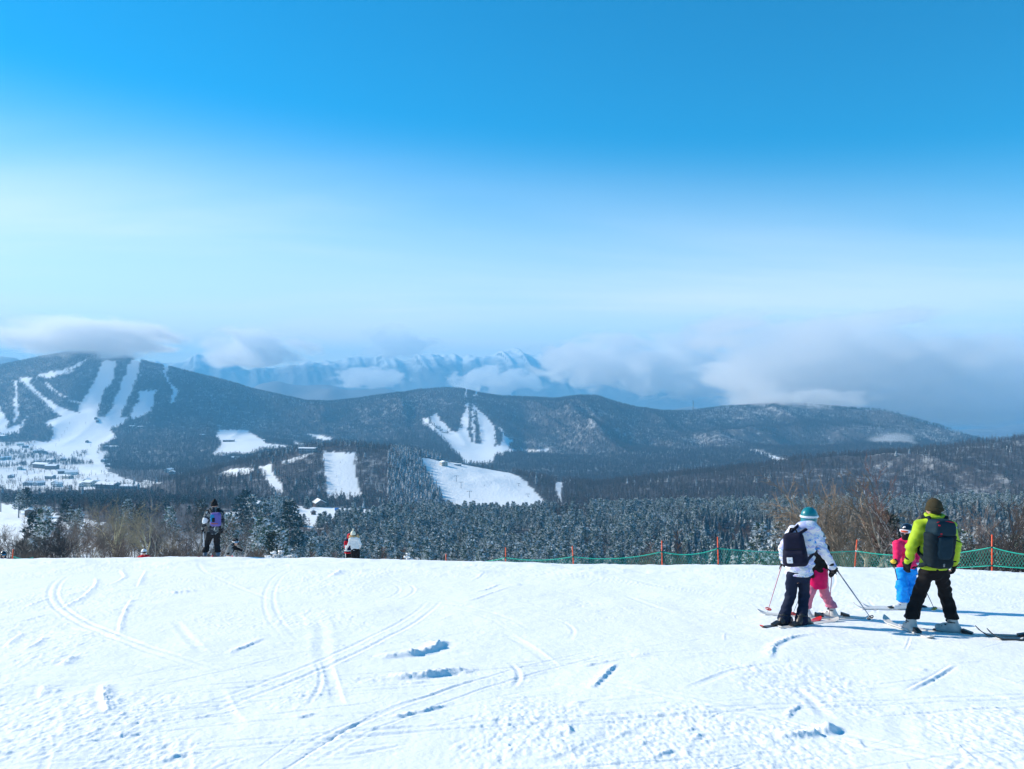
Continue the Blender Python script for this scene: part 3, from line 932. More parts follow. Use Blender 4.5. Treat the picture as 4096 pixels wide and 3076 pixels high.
TREES = {}
def tree_kind(key, bark, twig, **kw):
    TREES[key] = []
    seeds = kw.pop('seeds')
    for s in seeds:
        t, c = bare_tree(s, **kw)
        t.materials.append(bark); c.materials.append(twig)
        TREES[key].append((t, c))
tree_kind('brown', M_bark_grey, M_twig_brown, seeds=(1, 2, 3, 4, 5), h=8.5, stems=1, r0=0.14, spread=0.58, twig_r=0.013, density=0.6, droop=0.03)
tree_kind('stemmy', M_bark_grey, M_twig_grey, seeds=(11, 12, 13), h=8.0, stems=3, r0=0.22, spread=0.60, twig_r=0.012, thick=1.25, droop=0.05, density=0.55, sinuous=0.18)
tree_kind('dark', M_bark_dark, M_twig_dark, seeds=(21, 22, 23), h=8.0, stems=2, r0=0.19, spread=0.62, twig_r=0.013, density=0.7, droop=0.04, thick=1.25)
tree_kind('tan', M_bark_tan, M_twig_tan, seeds=(31, 32), h=10.0, stems=1, r0=0.22, spread=0.62, twig_r=0.014, density=0.75, droop=0.03, thick=1.15)
tree_kind('birch', M_bark_birch, M_twig_red, seeds=(41, 42), h=9.0, stems=2, r0=0.17, spread=0.42, twig_r=0.012, droop=0.0, density=0.5, thick=1.2)
tree_kind('snag', M_bark_birch, M_bark_birch, seeds=(51, 52), h=4.2, stems=1, r0=0.10, spread=0.5, twig_r=0.02, levels=1, density=0.5)
tree_kind('shrub', M_twig_brown, M_twig_brown, seeds=(61, 62, 63, 64), h=3.4, stems=5, r0=0.045, spread=0.5, twig_r=0.010, levels=3, droop=-0.03)

def place_tree(key, i, loc, scale, rot, label, group=None, name='bare_tree'):
    t, c = TREES[key][i % len(TREES[key])]
    o = thing(name, label, 'tree', loc, rot, group)
    o.scale = (scale,) * 3 if not isinstance(scale, tuple) else scale
    obj('trunk', t, None, o); obj('crown', c, None, o)
    return o

def on_land(px, d, sink=0.15):
    x = (px - CX) / F * d
    if d < 60:
        z = min(float(height_at(x, d)), float(fore(x, d))) if d > 34 else float(fore(x, d))
    else:
        z = float(height_at(x, d))
    return Vector((x, d, z - sink))

TREE_BASE_H = {'brown': 9.5, 'stemmy': 8.6, 'dark': 9.3, 'tan': 11.0, 'birch': 9.6, 'snag': 3.5, 'shrub': 3.3}
for k, ml in TREES.items():       # true heights
    TREE_BASE_H[k] = float(np.mean([max(max(v.co.z for v in t.vertices), max((v.co.z for v in c.vertices), default=0)) for t, c in ml]))

def tree_to(key, i, px, ytop, d, label, group=None, rot=None, wide=1.0, name='bare_tree'):
    """stand a tree on the land at a depth and grow it until its tip reaches a picture row"""
    p = on_land(px, d)
    h = (EYE + d * (CY - ytop) / F) - p.z
    t, c = TREES[key][i % len(TREES[key])]
    s = h / TREE_BASE_H[key]
    return place_tree(key, i, p, (s * wide, s * wide, s), pyr.uniform(0, 6.28) if rot is None else rot, label, group, name)

# --- the ones that stand out, right of the slope
tree_to('stemmy', 0, 829, 462, 66, 'tall grey many-stemmed bare tree right behind the skier with the teal helmet', wide=1.0)
tree_to('stemmy', 1, 849, 466, 58, 'wide fan of bare grey branches between teal helmet and orange fence pole')
tree_to('stemmy', 2, 872, 470, 74, 'bare brown tree with upright branches left of the white birch', wide=1.1)
tree_to('birch', 0, 897, 458, 70, 'white-stemmed birch with red brown twigs above the child in pink')
tree_to('stemmy', 1, 806, 500, 80, 'low bare tree with twigs fanning left of the teal helmet', wide=1.2)
tree_to('dark', 0, 990, 494, 52, 'dark spreading bare tree behind the rightmost orange fence pole', wide=1.1)
tree_to('dark', 1, 1012, 486, 58, 'large dark bare tree cut by the right edge of the picture', wide=1.1)
tree_to('dark', 2, 966, 520, 75, 'small dark bare tree right of the skier in lime jacket')
for i, (px, yt, d) in enumerate(((815, 520, 90), (838, 515, 100), (908, 512, 105), (950, 512, 95), (975, 510, 120), (1005, 508, 110), (1030, 505, 100), (1060, 500, 90), (1085, 497, 80))):
    tree_to('brown', i, px, yt, d, 'bare brown tree in the belt behind the fence at right', 'bare trees behind the fence at right')
# --- left of the slope
tree_to('tan', 0, 112.5, 492, 118, 'tall yellowish bare tree with straight trunk at left', wide=0.8)
tree_to('birch', 1, 119, 528, 100, 'small white birch at the foot of the tall yellowish tree')
tree_to('tan', 1, 152, 496, 135, 'broad tan bare tree midway between yellowish tree and camouflage skier', wide=1.0)
tree_to('brown', 2, 91, 512, 110, 'thin dark bare tree left of the tall yellowish tree')
tree_to('dark', 0, 43, 522, 88, 'dark bare tree with steep forked stems near the left edge', wide=0.9)
tree_to('dark', 1, 55, 516, 84, 'darkest bare tree with wide crown against the left snow clearing', wide=1.1)
tree_to('dark', 2, 22, 520, 95, 'dark bushy bare tree beside the leftmost green net')
tree_to('snag', 0, 236.5, 527, 60, 'pale forked dead stem behind the bending child', name='dead_tree')
tree_to('snag', 1, 252, 528, 62, 'pale bare dead sapling right of the bending child', name='dead_tree')
g = 'bare trees below the brow at left'
for i in range(46):
    px = pyr.uniform(-30, 262); d = pyr.uniform(105, 250)
    if px < 70 and d > 150: continue
    yt = {0: 520, 1: 515, 2: 508}[i % 3] + pyr.uniform(-4, 14) - (d - 105) * 0.05
    tree_to(('brown', 'stemmy', 'brown')[i % 3], i, px, yt, d, 'bare brown tree in the wood below the brow at left', g, wide=1.1)
g = 'leafless shrubs along the brow'
for i in range(24):
    px = pyr.uniform(0, 265) if i % 3 else pyr.uniform(800, 1040)
    d = pyr.uniform(52, 100)
    tree_to('shrub', i, px, pyr.uniform(537, 552), d, 'leafless brown shrub showing above the edge of the slope', g, wide=1.3, name='shrub')

# ------------------------------------------------------------------ conifers one by one: those that show largest
def place_conifer(parts, loc, s, rot, label, group, name='pine_tree'):
    a, t = parts
    o = thing(name, label, 'tree', loc, rot, group)
    o.scale = (s, s, s)
    obj('crown', a, None, o); obj('trunk', t, None, o)
    return o

def d_pine(px, py, x, y, z):
    n = fbm(x / 40, y / 60, 3, 15)
    m = ((px > 262) & (px < 812)).astype(float)
    m = np.maximum(m, smooth01((px - 225) / 50))
    d = 0.040 * m * (n > -0.30)
    return np.where(px > 820, d * 0.6, d)
pts, col, pyy = spots(255, 720, d_pine, 7.5, near_margin=2.0)
scl = np.clip(rng.lognormal(-0.12, 0.28, len(pts)), 0.4, 1.55)
blue = (col > 655) & (pts[:, 1] < 520) & (rng.random(len(pts)) < smooth01((col - 655) / 90) * 0.9)
order = np.argsort(pts[:, 1])
# visible height of each over the brow decides which are built singly
brow_py = np.interp(col, [0, 213, 352, 463, 574, 722, 787, 1024], [558.7, 555.5, 556.9, 559.7, 563.9, 564.3, 563.4, 572.7])
top_py = pyy - F * 6.8 * scl / pts[:, 1]
vis = np.minimum(pyy, brow_py) - top_py
show = np.where((vis > 3.0) & (col > 0) & (col < 1024), vis * F * 4.5 * scl / pts[:, 1], 0)
single = np.argsort(-np.where(blue, 0, show))[:300]
is_single = np.zeros(len(pts), bool); is_single[single] = True
for k, i in enumerate(single):
    place_conifer(pine_parts[k % len(pine_parts)], pts[i], scl[i], pyr.uniform(0, 6.28), 'snow dusted green pine in the dense plantation below the slope', 'pines of the plantation')
rest = ~is_single & ~blue
wood('pine_wood', pts[rest], scl[rest], 'snowy_pine', None, 'farther snow dusted pines of the dense plantation below the slope')
N_PINE = len(pts)
spruce_me = []
for i in range(4):
    sm = far_conifer(520 + i, 9.5, 1.9, 13, 13)
    sm.materials.append(M_spruce_needle); spruce_me.append(sm)
M_spruce_bark = simple('spruce_bark', (0.09, 0.07, 0.06), 0.9, 0.3, 3)
TT = []; tube(TT, Vector((0, 0, -1)), Vector((0, 0, 9.0)), 0.14, 0.03, 5)
spruce_trunk = tri_mesh('spruce_trunk', TT); spruce_trunk.materials.append(M_spruce_bark)
nb = np.nonzero(blue)[0]
for k, i in enumerate(nb[np.argsort(-show[nb])][:300]):
    place_conifer((spruce_me[k % 4], spruce_trunk), pts[i], scl[i] * 0.95, pyr.uniform(0, 6.28), 'blue grey frosted spruce in the stand left of the teal helmet', 'frosted spruces', 'spruce_tree')
rest = nb[np.argsort(-show[nb])][300:]
wood('spruce_wood', pts[rest], scl[rest], 'blue_spruce', None, 'blue grey frosted spruces farther back in the stand')
# near small snowy pines to the right, behind the fence
for i, (px, yt, d) in enumerate(((884, 515, 78), (893, 522, 70), (905, 528, 66), (935, 530, 72), (958, 528, 90), (968, 536, 60), (1016, 533, 60), (845, 536, 95), (822, 530, 120), (800, 530, 130), (780, 522, 170), (760, 528, 180))):
    p = on_land(px, d); h = (EYE + d * (CY - yt) / F) - p.z
    place_conifer(dark_parts[i % 3] if i < 4 else pine_parts[i % 6], p, h / 7.2, i * 1.3, 'young snow laden pine growing behind the fence at right', 'young pines behind the fence')
# pines among the bare wood at left
for i, (px, yt, d) in enumerate(((70, 507, 330), (66, 502, 300), (78, 510, 280), (27, 489, 420), (20, 490, 430), (45, 508, 310), (128, 498, 340), (36, 512, 190), (45, 510, 185), (246, 492, 420), (252, 495, 380), (240, 500, 360), (265, 500, 350),
                                  (202, 503, 300), (262, 520, 200), (272, 535, 120), (280, 528, 160), (140, 505, 330), (230, 512, 240), (290, 505, 300), (170, 508, 300))):
    p = on_land(px, d); h = (EYE + d * (CY - yt) / F) - p.z
    place_conifer(dark_parts[i % 3] if i % 2 else pine_parts[i % 6], p, h / 7.2, i * 1.3, 'dark pine with snow patches among the bare trees at left', 'pines in the bare wood at left')

# brown thickets: too fine to count
def d_thick(px, py, x, y, z):
    n = fbm(x / 25, y / 45, 3, 19)
    left = (px < 265) & (y > 110)
    right = (px > 640) & (y > 200) & (y < 640)
    belt = (px > 300) & (px < 560) & (y > 590) & (y < 830)
    return 0.022 * left * (n > 0.05) * (y > 170) + 0.026 * right * (n > -0.15) + 0.06 * belt + 0.016 * (n > 0.12)
pts, col, pyy = spots(100, 860, d_thick, 6, near_margin=1.0)
wood('thicket', pts, rng.uniform(0.5, 1.1, len(pts)), 'thicket_tree', None, 'brown leafless thicket filling the ground between the trees')
N_TH = len(pts)
def d_dk(px, py, x, y, z):
    n = fbm(x / 60, y / 60, 3, 29)
    return 0.012 * (px < 390) * (n > 0.05) + 0.002
pts, col, pyy = spots(480, 950, d_dk, 7.5, near_margin=1.0)
wood('dark_pine_wood', pts, rng.uniform(0.6, 1.1, len(pts)), 'dark_pine', None, 'dark pines along the far edge of the near wood')

# ------------------------------------------------------------------ buildings, lifts, tower
M_wall_cream = simple('cream_wall', (0.55, 0.50, 0.42), 0.8, 0.1)
M_wall_brown = simple('brown_wall', (0.16, 0.09, 0.06), 0.8, 0.2)
M_wall_grey = simple('grey_wall', (0.33, 0.34, 0.36), 0.8, 0.1)
M_wall_white = simple('white_wall', (0.68, 0.68, 0.66), 0.8, 0.08)
M_glass = simple('window_glass', (0.03, 0.04, 0.05), 0.15, 0.1)
M_roof_snow = simple('roof_snow', (0.86, 0.89, 0.905), 0.8, 0.02)
M_roof_metal = simple('roof_metal', (0.10, 0.13, 0.17), 0.5, 0.1)
M_steel = simple('grey_steel', (0.18, 0.19, 0.20), 0.5, 0.1, metal=0.4)
M_blue = simple('blue_paint', (0.02, 0.16, 0.50), 0.5, 0.1)
M_red = simple('red_paint', (0.45, 0.03, 0.02), 0.5, 0.1)

def house(px, py, dmin, dmax, w, l, h, rot, wall, label, group=None, pitch=0.55, nwin=3, floors=2, snow=True, name='house'):
    g = ground_point(px, py, dmin, dmax)
    o = thing(name, label, 'house', g - Vector((0, 0, 0.3)), rot, group)
    # walls with gables
    hw, hl = w / 2, l / 2; rz = h + hw * pitch
    v = [(-hw, -hl, -1), (hw, -hl, -1), (hw, hl, -1), (-hw, hl, -1), (-hw, -hl, h), (hw, -hl, h), (hw, hl, h), (-hw, hl, h), (0, -hl, rz), (0, hl, rz)]
    f = [(0, 1, 5, 8, 4), (2, 3, 7, 9, 6), (1, 2, 6, 5), (3, 0, 4, 7), (0, 3, 2, 1)]
    obj('wall', mesh_from('wall', v, f), wall, o)
    e = 0.7; t = 0.45 if snow else 0.2
    a = hw + e; zl = h - e * pitch
    v = []; 
    for y in (-hl - e, hl + e):
        v += [(-a, y, zl), (0, y, rz + 0.02), (a, y, zl), (a, y, zl + t), (0, y, rz + t + 0.05), (-a, y, zl + t)]
    f = [(0, 1, 4, 5), (1, 2, 3, 4), (6, 11, 10, 7), (7, 10, 9, 8), (5, 4, 10, 11), (4, 3, 9, 10), (0, 5, 11, 6), (2, 8, 9, 3), (0, 6, 7, 1), (1, 7, 8, 2)]
    obj('roof', mesh_from('roof', v, f), M_roof_snow if snow else M_roof_metal, o)
    ww = min(1.4, w / (nwin * 1.8))
    bm_ = box_mesh('window', (-ww / 2, -0.06, -0.65), (ww / 2, 0.06, 0.65)); bm_.materials.append(M_glass)
    for fl in range(floors):
        zc = (fl + 0.55) * h / floors
        for k in range(nwin):
            x = (k + 0.5) / nwin * w - hw
            wi = obj('window', bm_, None, o); wi.location = (x, -hl - 0.03, zc)
        nl = max(2, int(l / 3.2))
        for k in range(nl):
            y = (k + 0.5) / nl * l - hl
            for sx in (-1, 1):
                wi = obj('window', bm_, None, o); wi.location = (sx * (hw + 0.03), y, zc); wi.rotation_euler = (0, 0, math.pi / 2)
    return o

gv = 'houses of the village in the valley'
VIL = [(25, 807, 12, 20, 6, M_wall_grey), (165, 868, 10, 16, 6, M_wall_cream), (205, 885, 10, 14, 5, M_wall_brown), (310, 925, 10, 24, 6, M_wall_cream), (360, 930, 8, 14, 5, M_wall_grey), (850, 890, 9, 14, 5, M_wall_brown),
       (915, 890, 9, 22, 5, M_wall_white), (1065, 722, 8, 18, 4, M_wall_brown), (1130, 726, 8, 16, 4, M_wall_brown), (840, 1000, 9, 14, 5, M_wall_grey), (870, 1040, 9, 12, 5, M_wall_brown), (415, 1005, 11, 18, 7, M_wall_white),
       (60, 980, 9, 14, 6, M_wall_grey), (10, 985, 9, 14, 6, M_wall_cream), (340, 1050, 14, 42, 9, M_wall_brown), (420, 1060, 12, 24, 8, M_wall_brown), (505, 1095, 10, 16, 6, M_wall_brown), (575, 1105, 14, 20, 6, M_wall_white),
       (405, 1135, 9, 16, 5, M_wall_grey), (545, 1135, 9, 18, 5, M_wall_cream), (90, 1130, 9, 14, 5, M_wall_grey), (160, 1060, 9, 14, 5, M_wall_cream), (225, 1190, 9, 14, 5, M_wall_grey), (315, 1190, 9, 14, 5, M_wall_grey),
       (465, 1200, 8, 12, 5, M_wall_white), (435, 1185, 8, 14, 5, M_wall_cream), (665, 1200, 9, 12, 5.5, M_wall_white), (725, 1198, 12, 16, 7, M_wall_cream), (870, 1212, 14, 30, 6, M_wall_grey), (1045, 1215, 9, 22, 4, M_wall_grey),
       (1360, 1085, 10, 14, 6, M_wall_white), (1385, 1100, 9, 12, 5, M_wall_grey), (775, 1185, 8, 10, 5, M_wall_brown), (700, 1165, 8, 14, 5, M_wall_grey), (300, 1010, 8, 12, 5, M_wall_cream), (510, 990, 8, 14, 5, M_wall_brown)]
special = {14: 'long dark brown hotel block in the middle of the village', 27: 'large cream gabled house at the front edge of the village', 28: 'long low grey hall at the front edge of the village', 30: 'white house alone in the wood right of the village',
           3: 'long cream building at the foot of the wide left piste'}
wall_word = {M_wall_grey: 'grey', M_wall_cream: 'cream', M_wall_brown: 'brown', M_wall_white: 'white'}
ORD = ('first', 'second', 'third', 'fourth', 'fifth', 'sixth', 'seventh', 'eighth', 'ninth', 'tenth', 'eleventh', 'twelfth', 'thirteenth', 'fourteenth', 'fifteenth', 'sixteenth')
row_of = lambda y: 0 if y < 960 else (1 if y < 1120 else 2)
plain = {r: sorted([k for k in range(len(VIL)) if k not in special and row_of(VIL[k][1]) == r], key=lambda k: VIL[k][0]) for r in range(3)}
for i, (x, y, w, l, h, mt) in enumerate(VIL):
    px, py = Z2((x, y))[0]
    r = row_of(y)
    lb = special.get(i) or wall_word[mt] + ' snow roofed house, ' + ORD[plain[r].index(i)] + ' from the left in the ' + ('farthest', 'middle', 'nearest')[r] + ' village row'
    house(px, py, 950, 2700, w, l, h, pyr.uniform(-0.5, 0.5) + (math.pi / 2 if l > 15 else 0), mt, lb, None if i in special else gv, pitch=0.4)
for i, (x, y, w, l, h, mt, lb) in enumerate(((1840, 838, 9, 30, 5, M_wall_brown, 'long dark farm building on the square snow field'), (2140, 835, 9, 16, 4, M_wall_brown, 'snow roofed barn at the right corner of the square snow field'),
                                             (1890, 980, 10, 16, 5, M_wall_brown, 'brown farmhouse below the square snow field'), (1810, 965, 9, 14, 5, M_wall_brown, 'small farmhouse below the square snow field, left of the brown one'),
                                             (1625, 795, 9, 14, 5, M_wall_brown, 'dark cabin in the wood left of the square snow field'))):
    px, py = Z2((x, y))[0]
    house(px, py, 1300, 2700, w, l, h, math.pi / 2 + 0.2 * i, mt, lb, pitch=0.4)
for (x, y, lb) in ((770, 655, 'dark lift station at the foot of the runs on the left mountain, upper one'), (783, 678, 'dark lift station on the left piste basin, lower one'), (700, 842, 'small hut alone in the middle of the left piste basin')):
    px, py = Z2((x, y))[0]
    house(px, py, 1500, 3000, 9, 14, 5, 0.5, M_wall_brown, lb, pitch=0.3)
px, py = Z4((552, 1030))[0]
house(px, py, 950, 1180, 8, 9, 5.0, 0.45, M_wall_cream, 'cream lift station hut on top of the near piste', pitch=0.35, name='lift_station')
px, py = Z4((665, 1030))[0]
house(px, py, 950, 1180, 4, 9, 2.5, 1.4, M_wall_grey, 'low shed right of the cream lift station hut', pitch=0.2, name='shed')
px, py = Z3((1070, 925))[0]
house(px, py, 950, 1180, 9, 22, 6, 1.45, M_wall_grey, 'grey lodge on the crest of the low hill', pitch=0.2, name='lodge')
# nearer houses beyond the pine plantation
for (x, y, w, l, h, rot, mt, lb, sn) in ((510, 215, 9, 11, 5.0, 0.5, M_wall_brown, 'brown cabin with steep snow roof above the pine plantation', True),
                                         (18, 262, 9, 13, 4.5, 1.2, M_wall_grey, 'pale grey building in the clearing right of the camouflage skier', True),
                                         (85, 262, 7, 16, 3.2, 1.4, M_wall_brown, 'long low brown building in the clearing right of the camouflage skier', True),
                                         (215, 250, 7, 13, 3.5, 1.4, M_wall_brown, 'small brown lodge in the trees left of the snow roof cabin', True),
                                         (468, 292, 3, 3, 2.4, 0.3, M_wall_brown, 'little brown hut at the edge of the snow clearing', False)):
    px, py = Z8((x, y))[0]
    house(px, py, 420, 800, w, l, h, rot, mt, lb, pitch=0.6, nwin=2, floors=1, snow=sn, name='cabin')
px, py = Z7((240, 322))[0]
house(px, py, 150, 420, 4, 5, 3.6, 0.4, M_wall_brown, 'dark lift hut with snow roof on the left clearing', pitch=0.3, nwin=1, floors=1, name='lift_hut')
# blue container in the clearing
px, py = Z8((640, 262))[0]
gp = ground_point(px, py, 420, 800)
bx = obj('container', box_mesh('container', (-1.6, -1.1, -0.3), (1.6, 1.1, 2.0)), M_blue); bx.location = gp; bx.rotation_euler = (0, 0, 0.3)
tag(bx, 'small blue storage container standing in the snow clearing', 'container')

def lift_pylon(px, py, dmin, dmax, h, label, group=None, arm=2.6):
    g = ground_point(px, py, dmin, dmax)
    o = thing('lift_pylon', label, 'pylon', g, pyr.uniform(-.3, .3), group)
    T = []; tube(T, Vector((0, 0, -1)), Vector((0, 0, h)), 0.32, 0.22, 8); obj('mast', tri_mesh('mast', T), M_steel, o)
    obj('cross_arm', box_mesh('cross_arm', (-arm, -0.15, h - 0.5), (arm, 0.15, h - 0.15)), M_steel, o)
    for sx in (-1, 1):
        obj('sheave', box_mesh('sheave', (sx * arm - 0.12, -1.0, h - 0.9), (sx * arm + 0.12, 1.0, h - 0.53)), M_steel, o)
    return o
for k, (x, y) in enumerate(((655, 1160), (692, 1212), (760, 1288))):
    px, py = Z4((x, y))[0]
    lift_pylon(px, py, 800, 1200, 7.5, ('topmost', 'middle', 'lowest')[k] + ' of the three lift pylons on the near piste')
for k, (x, y) in enumerate(((560, 700), (540, 745), (520, 770), (497, 803), (475, 836), (448, 876), (730, 880), (690, 700), (1155, 1195), (1230, 1280))):
    px, py = Z2((x, y))[0] if k < 8 else Z4((x, y))[0]
    lift_pylon(px, py, 800 if k > 7 else 1500, 1200 if k > 7 else 3000, 8 if k < 8 else 3.5, 'small dark lift pylon standing on a distant white piste', 'distant lift pylons', arm=2.2)
px, py = Z7((150, 345))[0]
lift_pylon(px, py, 150, 500, 7.0, 'lift pylon with cross arm on the left snow clearing', arm=2.4)
px, py = Z7((6, 275))[0]
lift_pylon(px, py, 150, 500, 14.0, 'tall dark pole at the left edge above the clearing', arm=0.6)

# lattice tower on the ridge
px, py = Z5((750, 770))[0]
dT = 3280.0; xT = (px - CX) / F * dT; bT = Vector((xT, dT, float(height_at(xT, dT)) - 1))
tw = thing('transmission_tower', 'thin lattice transmission tower on the ridge below the cloud bank', 'tower', bT)
hT = EYE + dT * (CY - (312.5 + 705 * .12433)) / F - bT.z
for sx, sy in ((-1, -1), (1, -1), (1, 1), (-1, 1)):
    T = []; tube(T, Vector((sx * 3.2, sy * 3.2, -2)), Vector((sx * 0.5, sy * 0.5, hT)), 0.35, 0.25, 4); obj('leg', tri_mesh('leg', T), M_steel, tw)
T = []
for i in range(7):
    z0 = hT * i / 7; z1 = hT * (i + 1) / 7; a0 = 3.2 - 2.7 * i / 7; a1 = 3.2 - 2.7 * (i + 1) / 7
    for (ax, ay), (cx_, cy_) in (((-1, -1), (1, -1)), ((1, -1), (1, 1)), ((1, 1), (-1, 1)), ((-1, 1), (-1, -1))):
        tube(T, Vector((ax * a0, ay * a0, z0)), Vector((cx_ * a1, cy_ * a1, z1)), 0.18, 0.18, 3)
        tube(T, Vector((cx_ * a0, cy_ * a0, z0)), Vector((ax * a1, ay * a1, z1)), 0.18, 0.18, 3)
obj('bracing', tri_mesh('bracing', T), M_steel, tw)
for zf, L in ((0.72, 5.0), (0.84, 4.2), (0.95, 3.4)):
    obj('cross_arm', box_mesh('cross_arm', (-L, -0.25, hT * zf - 0.3), (L, 0.25, hT * zf + 0.3)), M_steel, tw)


# ------------------------------------------------------------------ the ski slope in front: real relief of tracks, berms and crumbs
def plane_pt(px, py):
    k = (py - CY) / F - 0.1417 - 0.012 * (px - CX) / F
    y = EYE / max(k, 0.03)
    return ((px - CX) / F * y, y)

gy = np.concatenate([EYE * F / np.linspace(305, 56.5, 430)[::1] * 1.0, np.linspace(25.6, 36, 40)])     # depth rows, even in the picture
gy = np.unique(np.round(gy, 4)); gy = gy[gy > 4.4]
gp = np.concatenate([np.linspace(-420, -20, 90)[:-1], np.linspace(-20, 1044, 980)[:-1], np.linspace(1044, 1450, 90)])
SY = np.repeat(gy[:, None], len(gp), 1)
SX = (gp[None, :] - CX) / F * SY
SH = np.zeros_like(SX)
srng = random.Random(12)

def stroke(pts, w, h, kind='berm', lump=0.6, seed=0, taper=True):
    """raise or press the snow along a line of ground points"""
    pts = np.array(pts, float)
    seg = np.diff(pts, axis=0); L = np.hypot(seg[:, 0], seg[:, 1]); cum = np.concatenate([[0], np.cumsum(L)]); tot = cum[-1]
    pad = w * 4
    x0, y0 = pts.min(0) - pad; x1, y1 = pts.max(0) + pad
    r0, r1 = np.searchsorted(gy, [y0, y1])
    if r1 - r0 < 1: return
    ca = gp[np.newaxis, :]
    # columns that the box may touch
    pxs = [CX + F * xx / max(yy, 4.4) for xx in (x0, x1) for yy in (y0, y1)]
    c0, c1 = np.searchsorted(gp, [min(pxs), max(pxs)])
    if c1 - c0 < 1: return
    X = SX[r0:r1, c0:c1]; Y = SY[r0:r1, c0:c1]
    best = np.full(X.shape, 1e9); side = np.zeros(X.shape); along = np.zeros(X.shape)
    for i in range(len(seg)):
        if L[i] < 1e-6: continue
        t = np.clip(((X - pts[i, 0]) * seg[i, 0] + (Y - pts[i, 1]) * seg[i, 1]) / L[i] ** 2, 0, 1)
        dx = X - pts[i, 0] - t * seg[i, 0]; dy = Y - pts[i, 1] - t * seg[i, 1]
        d = np.hypot(dx, dy)
        m = d < best
        best = np.where(m, d, best)
        side = np.where(m, np.sign(seg[i, 0] * dy - seg[i, 1] * dx), side)
        along = np.where(m, cum[i] + t * L[i], along)
    s = best * side
    tp = np.minimum(1, np.minimum(along, tot - along) / (0.25 * tot + 1e-6)) ** 0.6 if taper else 1.0
    lp = 1 + lump * fbm(along / (w * 1.6) + seed, s / (w * 1.2) + seed * 2.3, 3, 5) + 0.45 * np.maximum(fbm(along / (w * 0.55) + seed, s / (w * 0.55) + seed, 2, 8), -.4)
    if kind == 'berm':          # heap on the far side, clean cut on the near side
        prof = np.where(s > 0, np.exp(-(s / (w * 1.6)) ** 2), np.exp(-(s / (w * 0.5)) ** 2)) * lp - 0.18 * np.exp(-((s + w * 1.3) / (w * 0.8)) ** 2)
    elif kind == 'groove':
        prof = -np.exp(-(s / w) ** 2) + 0.55 * np.exp(-((np.abs(s) - w * 1.9) / (w * 0.8)) ** 2) * lp
    else:                       # a wide flat track
        prof = -np.exp(-(s / w) ** 4) + 0.5 * np.exp(-((s - w * 1.35) / (w * 0.3)) ** 2) * lp
    SH[r0:r1, c0:c1] += 0.42 * h * prof * tp

def curve(p, n=24):
    """smooth line through ground points given as picture points"""
    q = [plane_pt(*a) for a in p]
    if len(q) == 2:
        return [(q[0][0] + (q[1][0] - q[0][0]) * t, q[0][1] + (q[1][1] - q[0][1]) * t) for t in np.linspace(0, 1, n)]
    q = [q[0]] + q + [q[-1]]; out = []
    for i in range(1, len(q) - 2):
        for t in np.linspace(0, 1, 8, endpoint=False):
            out.append(tuple(0.5 * (2 * q[i][k] + (q[i + 1][k] - q[i - 1][k]) * t + (2 * q[i - 1][k] - 5 * q[i][k] + 4 * q[i + 1][k] - q[i + 2][k]) * t * t
                                    + (-q[i - 1][k] + 3 * q[i][k] - 3 * q[i + 1][k] + q[i + 2][k]) * t ** 3) for k in (0, 1)))
    out.append(q[-2])
    return out
def A1(*p): return [(x * .1582, 562.5 + y * .1582) for x, y in p]
def A2(*p): return [(325 + x * .1582, 562.5 + y * .1582) for x, y in p]
def A3(*p): return [(674 + x * .1582, 587.5 + y * .1582) for x, y in p]

